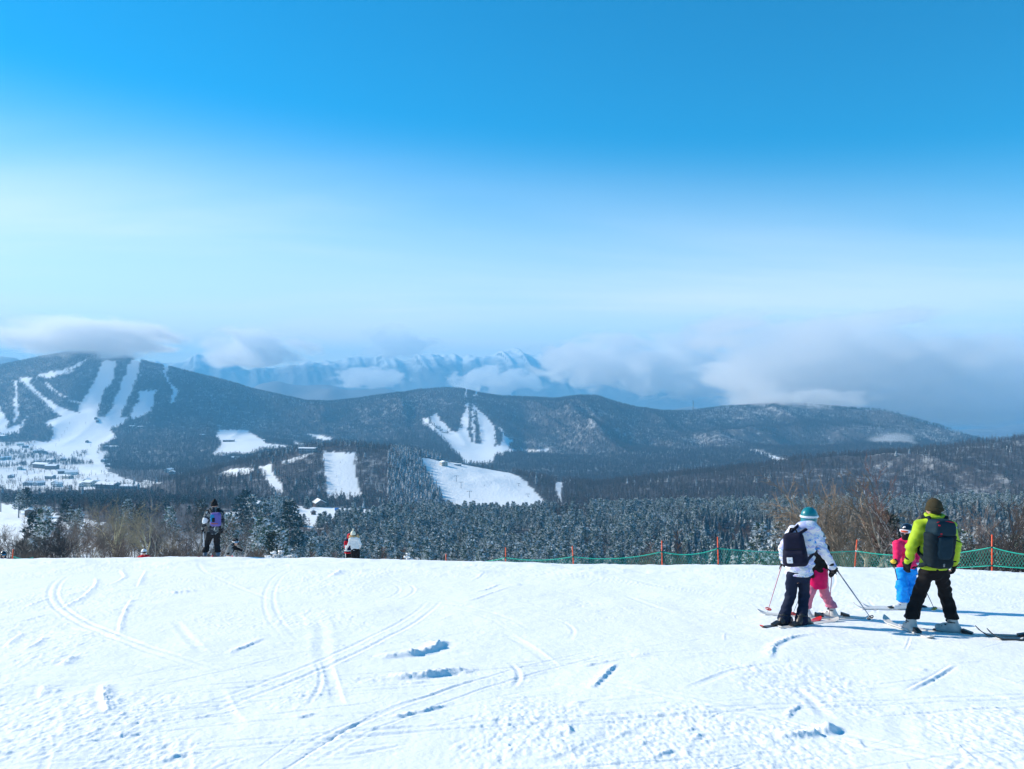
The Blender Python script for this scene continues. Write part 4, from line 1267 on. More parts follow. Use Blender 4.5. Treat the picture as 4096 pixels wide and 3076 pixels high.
BERMS = [(A2((340, 596), (470, 580), (580, 572), (690, 545), (770, 497)), .085, .11), (A2((400, 714), (560, 712), (700, 698), (840, 676), (905, 684)), .085, .11), (A2((520, 735), (570, 742), (640, 738)), .05, .05),
         (A1((1090, 192), (1150, 182), (1250, 176)), .07, .08), (A1((2080, 92), (2125, 70), (2150, 45)), .07, .08), (A1((2015, 118), (2080, 116)), .06, .06), (A2((1190, 148), (1240, 142)), .09, .09), (A2((1310, 82), (1380, 80)), .08, .07),
         (A1((370, 655), (430, 620), (475, 595)), .05, .06), (A1((650, 760), (655, 860), (690, 955)), .045, .06), (A1((755, 1075), (765, 1110)), .05, .08), (A2((400, 990), (580, 945), (800, 885)), .035, .04), (A1((1870, 990), (1990, 958)), .04, .05),
         (A2((1590, 905), (1615, 875)), .05, .06), (A2((1535, 1085), (1555, 1020)), .04, .05), (A2((1690, 795), (1760, 720), (1840, 640)), .035, .045), (A2((1620, 650), (1720, 635), (1870, 610)), .035, .035), (A2((1950, 597), (2050, 582)), .05, .05),
         (A3((610, 455), (630, 380), (700, 335), (800, 308), (890, 297)), .05, .05), (A3((670, 935), (820, 925), (920, 915), (980, 905), (1055, 880)), .06, .09), (A3((915, 905), (980, 895), (1050, 880)), .07, .07), (A3((1160, 950), (1195, 1005)), .035, .05),
         (A3((585, 1120), (640, 1110)), .07, .07), (A3((95, 970), (190, 905)), .045, .045), (A3((60, 910), (130, 885)), .04, .04), (A3((710, 830), (760, 770), (810, 735)), .03, .035), (A3((1550, 522), (1600, 515)), .06, .05), (A3((1620, 495), (1645, 492)), .05, .05),
         (A1((100, 375), (200, 350), (300, 322)), .035, .035), (A1((340, 310), (430, 262), (520, 215), (600, 140), (605, 95)), .04, .04), (A1((640, 150), (730, 125), (785, 90), (760, 45)), .04, .04), (A1((165, 275), (300, 220)), .035, .035),
         (A1((410, 208), (520, 180), (590, 165)), .035, .03), (A1((35, 530), (100, 475), (150, 440)), .035, .04), (A1((150, 560), (240, 510), (290, 465)), .03, .035), (A1((755, 460), (770, 350), (830, 230)), .03, .035), (A1((870, 150), (900, 90), (925, 40)), .03, .03),
         (A1((0, 318), (95, 297)), .04, .045), (A1((1750, 515), (1880, 512)), .045, .05), (A1((1450, 575), (1560, 530), (1670, 485)), .035, .035), (A2((920, 195), (1020, 175), (1110, 135)), .035, .035), (A2((920, 110), (970, 92), (1005, 62)), .03, .03),
         (A2((870, 255), (980, 225), (1170, 160)), .03, .03), (A3((1480, 645), (1620, 575), (1770, 492)), .022, -.03), (A1((260, 830), (275, 775)), .04, .06), (A1((320, 820), (385, 795)), .05, .05), (A2((2070, 1240), (2120, 1220), (2212, 1185)), .04, .05), (A2((1980, 1170), (2040, 1125)), .04, .045),
         (A1((1010, 1262), (1100, 1235), (1220, 1190)), .05, .05), (A1((0, 1190), (60, 1192)), .05, .05), (A1((0, 1240), (90, 1218)), .05, .05), (A1((80, 1080), (150, 1062)), .05, .04)]
for i, (p, w, h) in enumerate(BERMS):
    c = curve(p)
    reach = math.hypot(c[0][0] - c[-1][0], c[0][1] - c[-1][1])
    if h > 0: h *= min(1.0, 0.3 + reach / 1.2)
    if c[0][0] > c[-1][0]: c = c[::-1]        # near side lies to the right of the line's direction
    stroke(c, w, h, 'berm' if h > 0 else 'groove', 0.55 if h > .075 else 0.85, i * 3.1)
TRACKS = [A1((30, 405), (300, 440), (600, 465), (900, 510), (1080, 530)), A1((410, 390), (440, 420), (600, 455), (820, 500)), A1((1250, 0), (1290, 60), (1400, 110), (1600, 190), (1800, 270)), A2((0, 620), (30, 700), (60, 800), (90, 900)),
          A1((2010, 330), (2040, 450), (2040, 580), (2100, 720)), A2((1140, 440), (1300, 540), (1480, 670)), A2((1890, 205), (2050, 270), (2212, 320)), A2((1200, 390), (900, 370)), A3((0, 280), (240, 305)), A3((990, 345), (1110, 370)), A3((1480, 660), (1800, 710), (2212, 760)),
          A3((1590, 600), (1900, 650), (2212, 740)), A3((750, 620), (860, 700), (980, 830)), A3((100, 1030), (450, 950), (640, 1080)), A2((1900, 95), (2212, 175)), A2((1440, 180), (1650, 225)), A1((1100, 360), (1200, 490), (1290, 580)), A1((1360, 780), (1450, 960), (1540, 1030)),
          A3((1420, 790), (1445, 900), (1460, 1020)), A3((100, 640), (420, 520), (780, 470)), A1((470, 900), (500, 1050), (490, 1150)), A2((1350, 1290), (1750, 1180), (2212, 950)), A2((1100, 1280), (1500, 1260), (1900, 1020))]
for i, p in enumerate(TRACKS):
    stroke(curve(p), srng.uniform(.04, .08), srng.uniform(.010, .018), 'track' if i % 2 else 'groove', 0.8, i * 7.7)
for i in range(300):                          # the many faint marks of skis and boards
    y = 4.8 + 19 * srng.random() ** 1.2; x = srng.uniform(-0.72, 0.72) * y
    a = srng.gauss(0.35, 0.75); L = srng.choice((.3, .5, .8, 1.2, 2.0, 3.2)); k = srng.gauss(0, 0.22)
    pts = []
    for t in np.linspace(0, 1, 10):
        pts.append((x, y)); x += math.cos(a) * L / 9; y += math.sin(a) * L / 9; a += k * L / 9
        y = max(4.6, y)
    if pts[0][0] > pts[-1][0]: pts = pts[::-1]
    stroke(pts, srng.uniform(.009, .026), srng.uniform(.005, .015), ('groove', 'berm', 'groove', 'track')[i % 4], 1.0, i * 1.9)

for i in range(46):                           # long paired lines of skis running down and across
    y = 4.7 + 17 * srng.random(); x = srng.uniform(-0.75, 0.75) * y
    a = srng.choice((srng.gauss(0.15, 0.35), srng.gauss(1.1, 0.4), srng.gauss(2.3, 0.5))); L = srng.uniform(4, 13); k = srng.gauss(0, 0.10)
    pa, pb = [], []
    g_ = srng.uniform(.12, .30); hh = srng.uniform(.010, .020); wd = srng.uniform(.016, .030)
    for t in np.linspace(0, 1, 14):
        pa.append((x, max(4.6, y))); pb.append((x - math.sin(a) * g_, max(4.6, y + math.cos(a) * g_)))
        x += math.cos(a) * L / 13; y += math.sin(a) * L / 13; a += k * L / 13
    stroke(pa, wd, hh, 'groove', .8, i * 2.7); stroke(pb, wd, hh * .8, 'groove', .8, i * 3.9)

# loose crumbs and scraped patches
patch = smooth01((fbm(SX / 1.3, SY / 2.0, 4, 101) + 0.02) * 3.0)
crumb = np.maximum(fbm(SX / 0.085, SY / 0.16, 3, 103, 0.6) - 0.10, 0) ** 1.2
SH += patch * crumb * 0.014
fine = fbm(SX / 0.035, SY / 0.07, 2, 107)
SH += (0.3 + patch) * 0.005 * fine
scrape = smooth01((fbm(SX / 0.9 + 4, SY / 1.6, 3, 131)) * 2.5)
SH += scrape * 0.007 * fbm(SX / 0.35 + SY / 0.5, SY / 0.055 - SX / 0.20, 3, 137)
SH += 0.03 * fbm(SX / 1.8, SY / 2.6, 3, 109) + 0.006 * fbm(SX / 0.45, SY / 0.7, 3, 113)
SH += 0.05 * smooth01((SY - 18) / 4) * np.maximum(fbm(SX / 0.9, SY / 1.2, 4, 151, .6), -.2)       # trampled edge
SZ = fore(SX, SY) + SH * np.clip((36 - SY) / 4, 0, 1)
V = np.stack([SX.ravel(), SY.ravel(), SZ.ravel()], 1)
n0, n1 = SX.shape
ii = (np.arange(n0 - 1)[:, None] * n1 + np.arange(n1 - 1)[None, :]).ravel()
M_snow = snow_mat('piste_snow', 34, 0.30, 0.02)
slope = obj('ski_slope', mesh_np('ski_slope', V, np.stack([ii, ii + 1, ii + 1 + n1, ii + n1], 1)), M_snow)
slope['kind'] = 'structure'; slope['label'] = 'white ski slope scored with tracks, rolling over at a brow'
# the same slope around and behind the camera
xs = np.linspace(-70, 70, 90); ys = np.concatenate([np.linspace(-70, 0, 40)[:-1], np.linspace(0, 40, 60)])
XX, YY = np.meshgrid(xs, ys)
ZZ = fore(XX, YY) - 0.14 - 0.05 * (YY > 4.4) + 0.05 * fbm(XX / 3, YY / 3, 3, 9)
m0, m1 = XX.shape
ii = (np.arange(m0 - 1)[:, None] * m1 + np.arange(m1 - 1)[None, :]).ravel()
back = obj('snow_field', mesh_np('snow_field', np.stack([XX.ravel(), YY.ravel(), ZZ.ravel()], 1), np.stack([ii, ii + 1, ii + 1 + m1, ii + m1], 1)), M_snow)
back['kind'] = 'structure'; back['label'] = 'snow field around the camera, continuing the slope'

def snow_z(x, y):
    """height of the slope's snow"""
    px = CX + F * x / max(y, 4.5)
    c = int(np.clip(np.searchsorted(gp, px), 0, len(gp) - 1)); r = int(np.clip(np.searchsorted(gy, y), 0, len(gy) - 1))
    return float(SZ[r, c]) if y < 36 else float(height_at(x, y))

# snow covered bushes on the edge of the slope
def snow_bush(px, ytop, d, w, label, seed):
    x = (px - CX) / F * d; z0 = float(fore(x, d)) - 0.2
    h = EYE + d * (CY - ytop) / F - z0
    r = random.Random(seed); o = thing('snow_covered_bush', label, 'bush', (x, d, z0))
    T = []
    for i in range(160):
        a = r.uniform(0, 6.283); rad = w * 0.5 * math.sqrt(r.random()); hh = h * (1 - (rad / (w * .52)) ** 2) * r.uniform(.5, 1.0)
        p = Vector((math.cos(a) * rad * .6, math.sin(a) * rad * .4, 0)); e = Vector((math.cos(a) * rad, math.sin(a) * rad * .7, hh))
        tube(T, p, e, .012, .006, 3)
    obj('branches', tri_mesh('branches', T), M_twig_dark, o)
    bm = bmesh.new()
    for i in range(70):
        a = r.uniform(0, 6.283); rad = w * 0.48 * math.sqrt(r.random()); hh = h * (1 - (rad / (w * .55)) ** 2)
        s = r.uniform(.04, .13) * w * .5
        g_ = bmesh.ops.create_icosphere(bm, subdivisions=2, radius=s, matrix=Matrix.Translation((math.cos(a) * rad, math.sin(a) * rad * .7, hh * r.uniform(.55, 1.0) - s * .3)) @ Matrix.Diagonal((1.5, 1, .5, 1)))
        for v in g_['verts']:
            v.co += Vector((r.gauss(0, .02), r.gauss(0, .02), r.gauss(0, .02)))
    me = bpy.data.meshes.new('snow_cap'); bm.to_mesh(me); bm.free(); me.shade_smooth()
    obj('snow_cap', me, M_snow, o)
snow_bush(278, 548.5, 33, 1.5, 'snow covered bush on the edge right of the bending child', 1)
snow_bush(410, 552.5, 36, 1.6, 'broad snow covered bush on the edge right of the white coat', 2)
snow_bush(397, 555, 34, 0.9, 'small snow covered bush nearest the white coat', 3)
snow_bush(290, 553, 32, 0.9, 'small snow heap beside the larger snow covered bush', 4)

# ------------------------------------------------------------------ soft shapes: signed distance fields turned into one skin
def surface_nets(D, org, vox):
    s = D < 0
    nx, ny, nz = D.shape
    mixed = np.zeros((nx - 1, ny - 1, nz - 1), bool)
    acc = np.zeros((nx - 1, ny - 1, nz - 1, 3)); cnt = np.zeros((nx - 1, ny - 1, nz - 1))
    corners = [(i, j, k) for i in (0, 1) for j in (0, 1) for k in (0, 1)]
    sl = lambda c: (slice(c[0], nx - 1 + c[0]), slice(c[1], ny - 1 + c[1]), slice(c[2], nz - 1 + c[2]))
    for a in corners:
        for ax in range(3):
            if a[ax]: continue
            b = list(a); b[ax] = 1; b = tuple(b)
            da, db = D[sl(a)], D[sl(b)]
            m = s[sl(a)] != s[sl(b)]
            t = np.where(m, da / (da - db + 1e-20), 0)
            p = np.array(a, float)
            for q in range(3):
                acc[..., q] += np.where(m, p[q] + (t if q == ax else 0), 0)
            cnt += m; mixed |= m
    idx = -np.ones(mixed.shape, np.int64)
    cells = np.argwhere(mixed); idx[mixed] = np.arange(len(cells))
    V = (cells + acc[mixed] / cnt[mixed][:, None]) * vox + np.asarray(org)
    F_ = []
    for ax in range(3):
        a = [slice(0, n) for n in D.shape]; b = [slice(0, n) for n in D.shape]
        a[ax] = slice(0, D.shape[ax] - 1); b[ax] = slice(1, D.shape[ax])
        ch = s[tuple(a)] != s[tuple(b)]
        e = np.argwhere(ch)
        u, v = (ax + 1) % 3, (ax + 2) % 3
        ok = (e[:, u] > 0) & (e[:, v] > 0) & (e[:, u] < D.shape[u] - 1) & (e[:, v] < D.shape[v] - 1)
        e = e[ok]
        sg = s[tuple(a)][tuple(e.T)]
        def cell(du, dv):
            c = e.copy(); c[:, u] -= du; c[:, v] -= dv
            return idx[c[:, 0], c[:, 1], c[:, 2]]
        q = np.stack([cell(1, 1), cell(0, 1), cell(0, 0), cell(1, 0)], 1)
        q[~sg] = q[~sg][:, ::-1]
        F_.append(q)
    Q = np.concatenate(F_)
    return V, Q[(Q >= 0).all(1)]

class Field:
    """smooth union of round cones, boxes and ellipsoids"""
    def __init__(self): self.parts = []; self.cuts = []; self.subs = []; self.wr = None
    def cone(self, a, b, ra, rb=None, k=0.03, flat=None):
        rb = ra if rb is None else rb
        self.parts.append(('cone', np.array(a, float), np.array(b, float), ra, rb, k, flat)); return self
    def ball(self, c, r, k=0.02, axes=None):
        """r = (right, forward, up) radii in the frame axes"""
        self.parts.append(('ell', np.array(c, float), r if isinstance(r, (tuple, list)) else (r, r, r), axes, 0, k, None)); return self
    def box(self, c, half, rad, axes, k=0.02, taper=0.0):
        self.parts.append(('box', np.array(c, float), half, rad, axes, k, taper)); return self
    def chain(self, pts, radii, k=0.03, flat=None):
        for i in range(len(pts) - 1): self.cone(pts[i], pts[i + 1], radii[i], radii[i + 1], k, flat)
        return self
    def above(self, p, n): self.cuts.append((np.array(p, float), np.array(n, float) / np.linalg.norm(n))); return self
    def minus(self, c, r, axes): self.subs.append((np.array(c, float), r, axes)); return self
    def wrinkle(self, amp, freq, seed, stretch=(1, 1, 2.2)):
        self.wr = (amp, freq, seed, stretch); return self
    def _one(self, p, X):
        if p[0] == 'cone':
            _, a, b, ra, rb, k, flat = p
            Y = X
            if flat is not None:
                n, f = flat
                n = np.array(n, float)
                off = (X - a) @ n
                Y = X + (off * (1 / f - 1))[..., None] * n
            ab = b - a
            t = np.clip(((Y - a) @ ab) / (ab @ ab + 1e-12), 0, 1)
            d = np.linalg.norm(Y - a - t[..., None] * ab, axis=-1) - (ra + (rb - ra) * t)
            return d * (flat[1] if flat else 1)
        if p[0] == 'ell':
            _, c, r, axes, _, k, _ = p
            L = X - c
            if axes is not None: L = np.stack([L @ np.array(ax) for ax in axes], -1)
            q = np.linalg.norm(L / np.array(r), axis=-1)
            return (q - 1) * min(r)
        _, c, half, rad, axes, k, taper = p
        L = X - c
        L = np.stack([L @ np.array(ax) for ax in axes], -1)
        if taper:
            f = 1 - taper * (L[..., 2] / half[2])
            L = np.stack([L[..., 0] / np.clip(f, .3, 2), L[..., 1] / np.clip(f, .3, 2), L[..., 2]], -1)
        q = np.abs(L) - (np.array(half) - rad)
        return np.linalg.norm(np.maximum(q, 0), axis=-1) + np.minimum(q.max(-1), 0) - rad
    def mesh(self, name, vox, base=(0, 0, 0), smooth=2):
        lo = np.full(3, 1e9); hi = -lo
        for p in self.parts:
            if p[0] == 'cone':
                r = max(p[3], p[4]); ps = (p[1], p[2])
            elif p[0] == 'ell':
                r = max(p[2]); ps = (p[1],)
            else:
                r = math.sqrt(sum(h * h for h in p[2])); ps = (p[1],)
            for q in ps: lo = np.minimum(lo, q - r); hi = np.maximum(hi, q + r)
        lo -= vox * 4; hi += vox * 4
        n = np.ceil((hi - lo) / vox).astype(int) + 1
        ax = [lo[i] + np.arange(n[i]) * vox for i in range(3)]
        X = np.stack(np.meshgrid(*ax, indexing='ij'), -1)
        D = None
        for p in self.parts:
            d = self._one(p, X)
            if D is None: D = d; continue
            k = p[5]
            h = np.clip(0.5 + 0.5 * (D - d) / k, 0, 1)
            D = D * (1 - h) + d * h - k * h * (1 - h)
        if self.wr:
            amp, fr, seed, st = self.wr
            g = np.random.default_rng(seed); w = 0
            Xs = X * np.array(st)
            for i in range(7):
                kv = g.normal(size=3); kv = kv / np.linalg.norm(kv) * fr * g.uniform(0.6, 1.9)
                w = w + np.sin(Xs @ kv + g.uniform(0, 6.28) + 0.8 * np.sin(X @ (g.normal(size=3) * fr * 0.35)))
            D = D + amp * w / 3.0
        for c, nrm in self.cuts: D = np.maximum(D, -((X - c) @ nrm))
        for c, r, axes in self.subs:
            L = np.stack([(X - c) @ np.array(a) for a in axes], -1)
            D = np.maximum(D, -((np.linalg.norm(L / np.array(r), axis=-1) - 1) * min(r)))
        V, Q = surface_nets(D, lo, vox)
        for _ in range(smooth):                       # a light relax
            S_ = np.zeros_like(V); c = np.zeros(len(V))
            for i in range(4):
                a, b_ = Q[:, i], Q[:, (i + 1) % 4]
                np.add.at(S_, a, V[b_]); np.add.at(c, a, 1); np.add.at(S_, b_, V[a]); np.add.at(c, b_, 1)
            V = V * 0.5 + 0.5 * S_ / np.maximum(c, 1)[:, None]
        return mesh_np(name, V - np.array(base), Q)

UP = np.array((0., 0., 1.))
def frame(fwd):
    f = np.array((fwd[0], fwd[1], 0.)); f /= np.linalg.norm(f)
    return np.cross(f, UP), f, UP          # right, forward, up

# ------------------------------------------------------------------ materials of people and gear
M_skin = simple('skin', (0.55, 0.33, 0.24), 0.55, 0.08)
M_hair = simple('dark_hair', (0.02, 0.014, 0.011), 0.6, 0.2)
def cloth(name, col, rough=0.75, var=0.10):
    m = simple(name, col, rough, var, 14.0, 0.0, 0.25, 90.0)
    m.node_tree.nodes['Principled BSDF'].inputs['Specular IOR Level'].default_value = 0.12
    return m
M_navy = cloth('navy_trousers', (0.010, 0.017, 0.040))
M_black = cloth('black_trousers', (0.010, 0.009, 0.010))
M_black2 = cloth('black_fabric', (0.014, 0.014, 0.016))
M_lime = cloth('lime_jacket', (0.38, 0.53, 0.03), 0.55)
M_pink = cloth('pink_jacket', (0.78, 0.02, 0.12), 0.55)
M_rose = cloth('rose_skirt', (0.72, 0.008, 0.115), 0.6)
M_pale_pink = cloth('pale_pink_trousers', (0.60, 0.20, 0.30), 0.65)
M_sky = cloth('sky_blue_trousers', (0.006, 0.27, 0.80), 0.55)
M_white_cloth = cloth('white_coat', (0.66, 0.68, 0.68), 0.7)
M_teal = simple('teal_helmet', (0.005, 0.19, 0.22), 0.35, 0.15, 10, coat=0.3)
M_helmet_black = simple('black_helmet', (0.008, 0.009, 0.018), 0.22, 0.1, 10, coat=0.5)
M_olive = cloth('olive_knit', (0.050, 0.042, 0.024), 0.95)
M_cream = cloth('cream_knit', (0.78, 0.73, 0.58), 0.95)
M_fur = cloth('tan_fur', (0.50, 0.33, 0.16), 0.95, 0.3)
M_boot_grey = simple('grey_boot_shell', (0.42, 0.44, 0.42), 0.4, 0.15, 10)
M_boot_white = simple('white_boot_shell', (0.70, 0.71, 0.70), 0.4, 0.08, 10)
M_boot_black = simple('black_boot_shell', (0.02, 0.02, 0.022), 0.4, 0.2, 10)
M_boot_blue = simple('blue_grey_boot_shell', (0.10, 0.14, 0.19), 0.45, 0.2, 10)
M_black_plastic = simple('black_plastic', (0.012, 0.012, 0.013), 0.4, 0.1)
M_white_plastic = simple('white_plastic', (0.78, 0.78, 0.80), 0.35, 0.05)
M_lens = simple('orange_lens', (0.55, 0.07, 0.015), 0.08, 0.1, coat=0.8)
M_aluminium = simple('pole_aluminium', (0.35, 0.36, 0.38), 0.35, 0.1, metal=0.8)
M_ski_white = simple('white_ski', (0.68, 0.66, 0.62), 0.3, 0.08)
M_ski_black = simple('black_ski', (0.015, 0.015, 0.017), 0.3, 0.1)
M_ski_red = simple('red_ski_tip', (0.62, 0.02, 0.015), 0.3, 0.1)
M_yellow = simple('yellow_plastic', (0.80, 0.48, 0.02), 0.5, 0.1)
M_navy_pack = cloth('navy_pack', (0.012, 0.013, 0.030), 0.8)
M_slate_pack = cloth('slate_pack', (0.008, 0.026, 0.040), 0.7)
M_slate_dark = cloth('dark_slate_pack', (0.006, 0.014, 0.020), 0.75)
M_purple = cloth('purple_pack', (0.13, 0.11, 0.34), 0.6)
M_cyan_trim = cloth('cyan_trim', (0.02, 0.22, 0.42), 0.6)
M_orange_trim = cloth('orange_trim', (0.35, 0.10, 0.04), 0.6)
M_red_cloth = cloth('red_fabric', (0.55, 0.012, 0.025), 0.65)
M_navy_jacket = cloth('navy_jacket', (0.012, 0.018, 0.055), 0.6)
M_grey_cloth = cloth('grey_fabric', (0.22, 0.23, 0.23), 0.7)
M_bib = simple('white_armband', (0.75, 0.78, 0.80), 0.6, 0.05)

def print_cloth(name, base, tones, scale, lo=0.54, hi=0.60, rough=0.7, stretch=(1, 1, 1.8)):
    """printed fabric: blots of several colours over a ground colour"""
    m, nt, b = new_mat(name)
    tc = obj_coord(nt); c = None
    for i, (t, thr) in enumerate(tones):
        mp = nt.nodes.new('ShaderNodeMapping'); nt.links.new(tc, mp.inputs[0])
        mp.inputs['Location'].default_value = (3.3 * i + 1, 5.1 * i, 2.7 * i); mp.inputs['Rotation'].default_value = (0.4 * i, 0.6, 0.3 * i); mp.inputs['Scale'].default_value = stretch
        f = ramp(nt, noise_node(nt, scale * (1 + 0.25 * i), 5, 0.62, mp.outputs[0], 0.9), thr, thr + (hi - lo))
        c = mix_rgb(nt, f, base if c is None else c, t)
    nt.links.new(c, b.inputs['Base Color'])
    b.inputs['Roughness'].default_value = rough; b.inputs['Specular IOR Level'].default_value = 0.12
    bump(nt, b, noise_node(nt, 90, 3, 0.6, tc), 0.25, 0.01)
    return m
M_floral = print_cloth('blue_white_print', (0.74, 0.76, 0.80), [((0.45, 0.50, 0.78), 0.50), ((0.03, 0.28, 0.72), 0.585), ((0.55, 0.38, 0.68), 0.60), ((0.02, 0.05, 0.30), 0.655), ((0.70, 0.22, 0.45), 0.67)], 7.0)
M_camo = print_cloth('grey_camouflage', (0.035, 0.040, 0.050), [((0.17, 0.19, 0.19), 0.50), ((0.010, 0.011, 0.015), 0.54), ((0.50, 0.54, 0.52), 0.60)], 7.0, stretch=(1, 1, 1))

def lathe_tube(name, pts, radii, mat, parent, n=10, cap=True):
    """a round bar along a line of points"""
    V_, F_ = [], []
    for i, (p, r) in enumerate(zip(pts, radii)):
        p = Vector(p)
        d = (Vector(pts[min(i + 1, len(pts) - 1)]) - Vector(pts[max(i - 1, 0)])).normalized()
        u = d.orthogonal().normalized() if i == 0 else (u - d * u.dot(d)).normalized()
        w = d.cross(u)
        for k in range(n): V_.append(p + (u * math.cos(6.2832 * k / n) + w * math.sin(6.2832 * k / n)) * r)
    for i in range(len(pts) - 1):
        for k in range(n):
            F_.append((i * n + k, i * n + (k + 1) % n, (i + 1) * n + (k + 1) % n, (i + 1) * n + k))
    if cap:
        F_.append(tuple(range(n - 1, -1, -1))); F_.append(tuple((len(pts) - 1) * n + k for k in range(n)))
    return obj(name, mesh_from(name, V_, F_, True), mat, parent)

def pole(top, tip, label, shaft, grip, basket, r=0.008, stretch_in=0.02):
    """ski pole from grip top to tip"""
    top = Vector(top); tip = Vector(tip); d = tip - top; L = d.length
    o = thing('ski_pole', label, 'ski pole', tip)
    t = top - tip; dn = d.normalized()
    lathe_tube('shaft', [t + d * 0.10, t + d * 0.5, t + d * 0.96], [r, r * 0.95, r * 0.6], shaft, o, 8)
    lathe_tube('grip', [t - d * 0.015, t, t + d * 0.04, t + d * 0.085, t + d * 0.115], [0.012, 0.018, 0.014, 0.015, 0.013], grip, o, 8)
    lathe_tube('tip', [t + d * 0.96, t + d * (1.0 + stretch_in)], [r * 0.6, 0.002], M_aluminium, o, 6)
    b = t + d * 0.955; u = dn.orthogonal().normalized(); w = dn.cross(u)
    ring = [b + (u * math.cos(a) + w * math.sin(a)) * 0.042 for a in np.linspace(0, 6.2832, 17)]
    bk = lathe_tube('basket', ring, [0.007] * 17, basket, o, 6, False)
    for k in range(3):
        a = k * 2.094; lathe_tube('spoke', [b, b + (u * math.cos(a) + w * math.sin(a)) * 0.04], [0.007, 0.005], basket, bk, 5)
    st = [t + dn * 0.01, t + u * 0.05 + dn * 0.07, t + u * 0.045 + dn * 0.14, t + dn * 0.05]
    lathe_tube('strap', st, [0.005] * 4, M_black_plastic, o, 5)
    return o

def slope_normal(x, y):
    e = 0.5
    return Vector((-(float(fore(x + e, y)) - float(fore(x - e, y))), -(float(fore(x, y + e)) - float(fore(x, y - e))), 2 * e)).normalized()

def ski(x, y, heading, length, label, top, tipmat=None, back=0.45, width=0.085, lift=0.012, up=0.09, group=None):
    """a ski lying on the snow; (x, y) is under the boot, heading its direction on the ground"""
    h = Vector((heading[0], heading[1], 0)).normalized(); s = Vector((-h.y, h.x, 0))
    base = Vector((x, y, snow_z(x, y)))
    o = thing('ski', label, 'ski', base, 0, group)
    n = 26; V_, F_ = [], []
    for i in range(n + 1):
        t = i / n; a = (t - back) * length
        q = base + h * a
        z = float(fore(q.x, q.y)) + lift - base.z
        z += up * max(0, (t - 0.86) / 0.14) ** 2 + 0.03 * max(0, (0.05 - t) / 0.05) ** 2
        wd = width * (0.5 + 0.12 * abs(2 * t - 0.9)) * math.sqrt(max(0.02, min(1, (1 - t) / 0.05, (t + 0.01) / 0.03)))
        for sg in (-1, 1):
            for zz in (0, 0.014):
                V_.append(h * a + s * wd * sg + Vector((0, 0, z + zz)))
    for i in range(n):
        b0, b1 = i * 4, (i + 1) * 4
        F_ += [(b0 + 1, b0 + 3, b1 + 3, b1 + 1), (b0, b1, b1 + 2, b0 + 2), (b0, b0 + 1, b1 + 1, b1), (b0 + 2, b1 + 2, b1 + 3, b0 + 3)]
    F_ += [(0, 2, 3, 1), (n * 4, n * 4 + 1, n * 4 + 3, n * 4 + 2)]
    cut = int(n * 0.84) if tipmat else None
    deck = obj('deck', mesh_from('deck', V_, F_), top, o)
    if tipmat:
        deck.data.materials.append(tipmat)
        for k, f in enumerate(deck.data.polygons):
            if k // 4 >= cut: f.material_index = 1
    for nm, a0, a1, hh in (('toe_binding', 0.12, 0.24, 0.055), ('heel_binding', -0.26, -0.13, 0.075)):
        vv = []
        for a, zz in ((a0, 0.02), (a1, 0.02), (a1, hh * 0.6), (a0, hh)) if a0 > 0 else ((a0, 0.02), (a1, 0.02), (a1, hh), (a0, hh * 0.5)):
            q = base + h * a
            for sg in (-1, 1): vv.append(h * a + s * 0.035 * sg + Vector((0, 0, float(fore(q.x, q.y)) + lift - base.z + zz)))
        obj(nm, mesh_from(nm, vv, [(0, 1, 3, 2), (2, 3, 5, 4), (4, 5, 7, 6), (6, 7, 1, 0), (0, 2, 4, 6), (1, 7, 5, 3)]), M_black_plastic, o)
    return o

def hand_field(f, wrist, dirn, palm_n, s=1.0, curl=1.0, glove=0.006, thumb_side=1):
    """palm, four unequal fingers bent at two knuckles, and a thumb off the side of the palm"""
    d = np.array(dirn, float); d /= np.linalg.norm(d)
    n = np.array(palm_n, float); n -= d * (n @ d); n /= np.linalg.norm(n)
    w = np.cross(d, n) * thumb_side
    W = np.array(wrist, float)
    f.cone(W, W + d * .035 * s, (.028 + glove) * s, (.032 + glove) * s, 0.015)
    for k, o_ in enumerate((-1.5, -.5, .5, 1.5)):
        L = (.060, .074, .080, .072)[k] * s if thumb_side else .07 * s
        kn = W + d * .092 * s + w * o_ * .020 * s
        f.cone(W + d * .02 * s + w * o_ * .012 * s, kn, (.014 + glove) * s, (.012 + glove) * s, 0.012)
        c1 = 0.75 * curl; c2 = 1.75 * curl
        p1 = kn + (d * math.cos(c1) + n * math.sin(c1)) * L * .52
        p2 = p1 + (d * math.cos(c2) + n * math.sin(c2)) * L * .5
        f.cone(kn, p1, (.0095 + glove) * s, (.009 + glove) * s, 0.004); f.cone(p1, p2, (.009 + glove) * s, (.0075 + glove) * s, 0.004)
    t0 = W + d * .03 * s + w * .026 * s
    t1 = t0 + (d * .55 + w * .75 + n * .25) * .045 * s; t2 = t1 + (d * .75 + w * .1 + n * .65) * .038 * s
    f.cone(t0, t1, (.014 + glove) * s, (.012 + glove) * s, 0.008); f.cone(t1, t2, (.012 + glove) * s, (.009 + glove) * s, 0.006)
    return f

def lerp(a, b, t): return np.array(a) * (1 - t) + np.array(b) * t

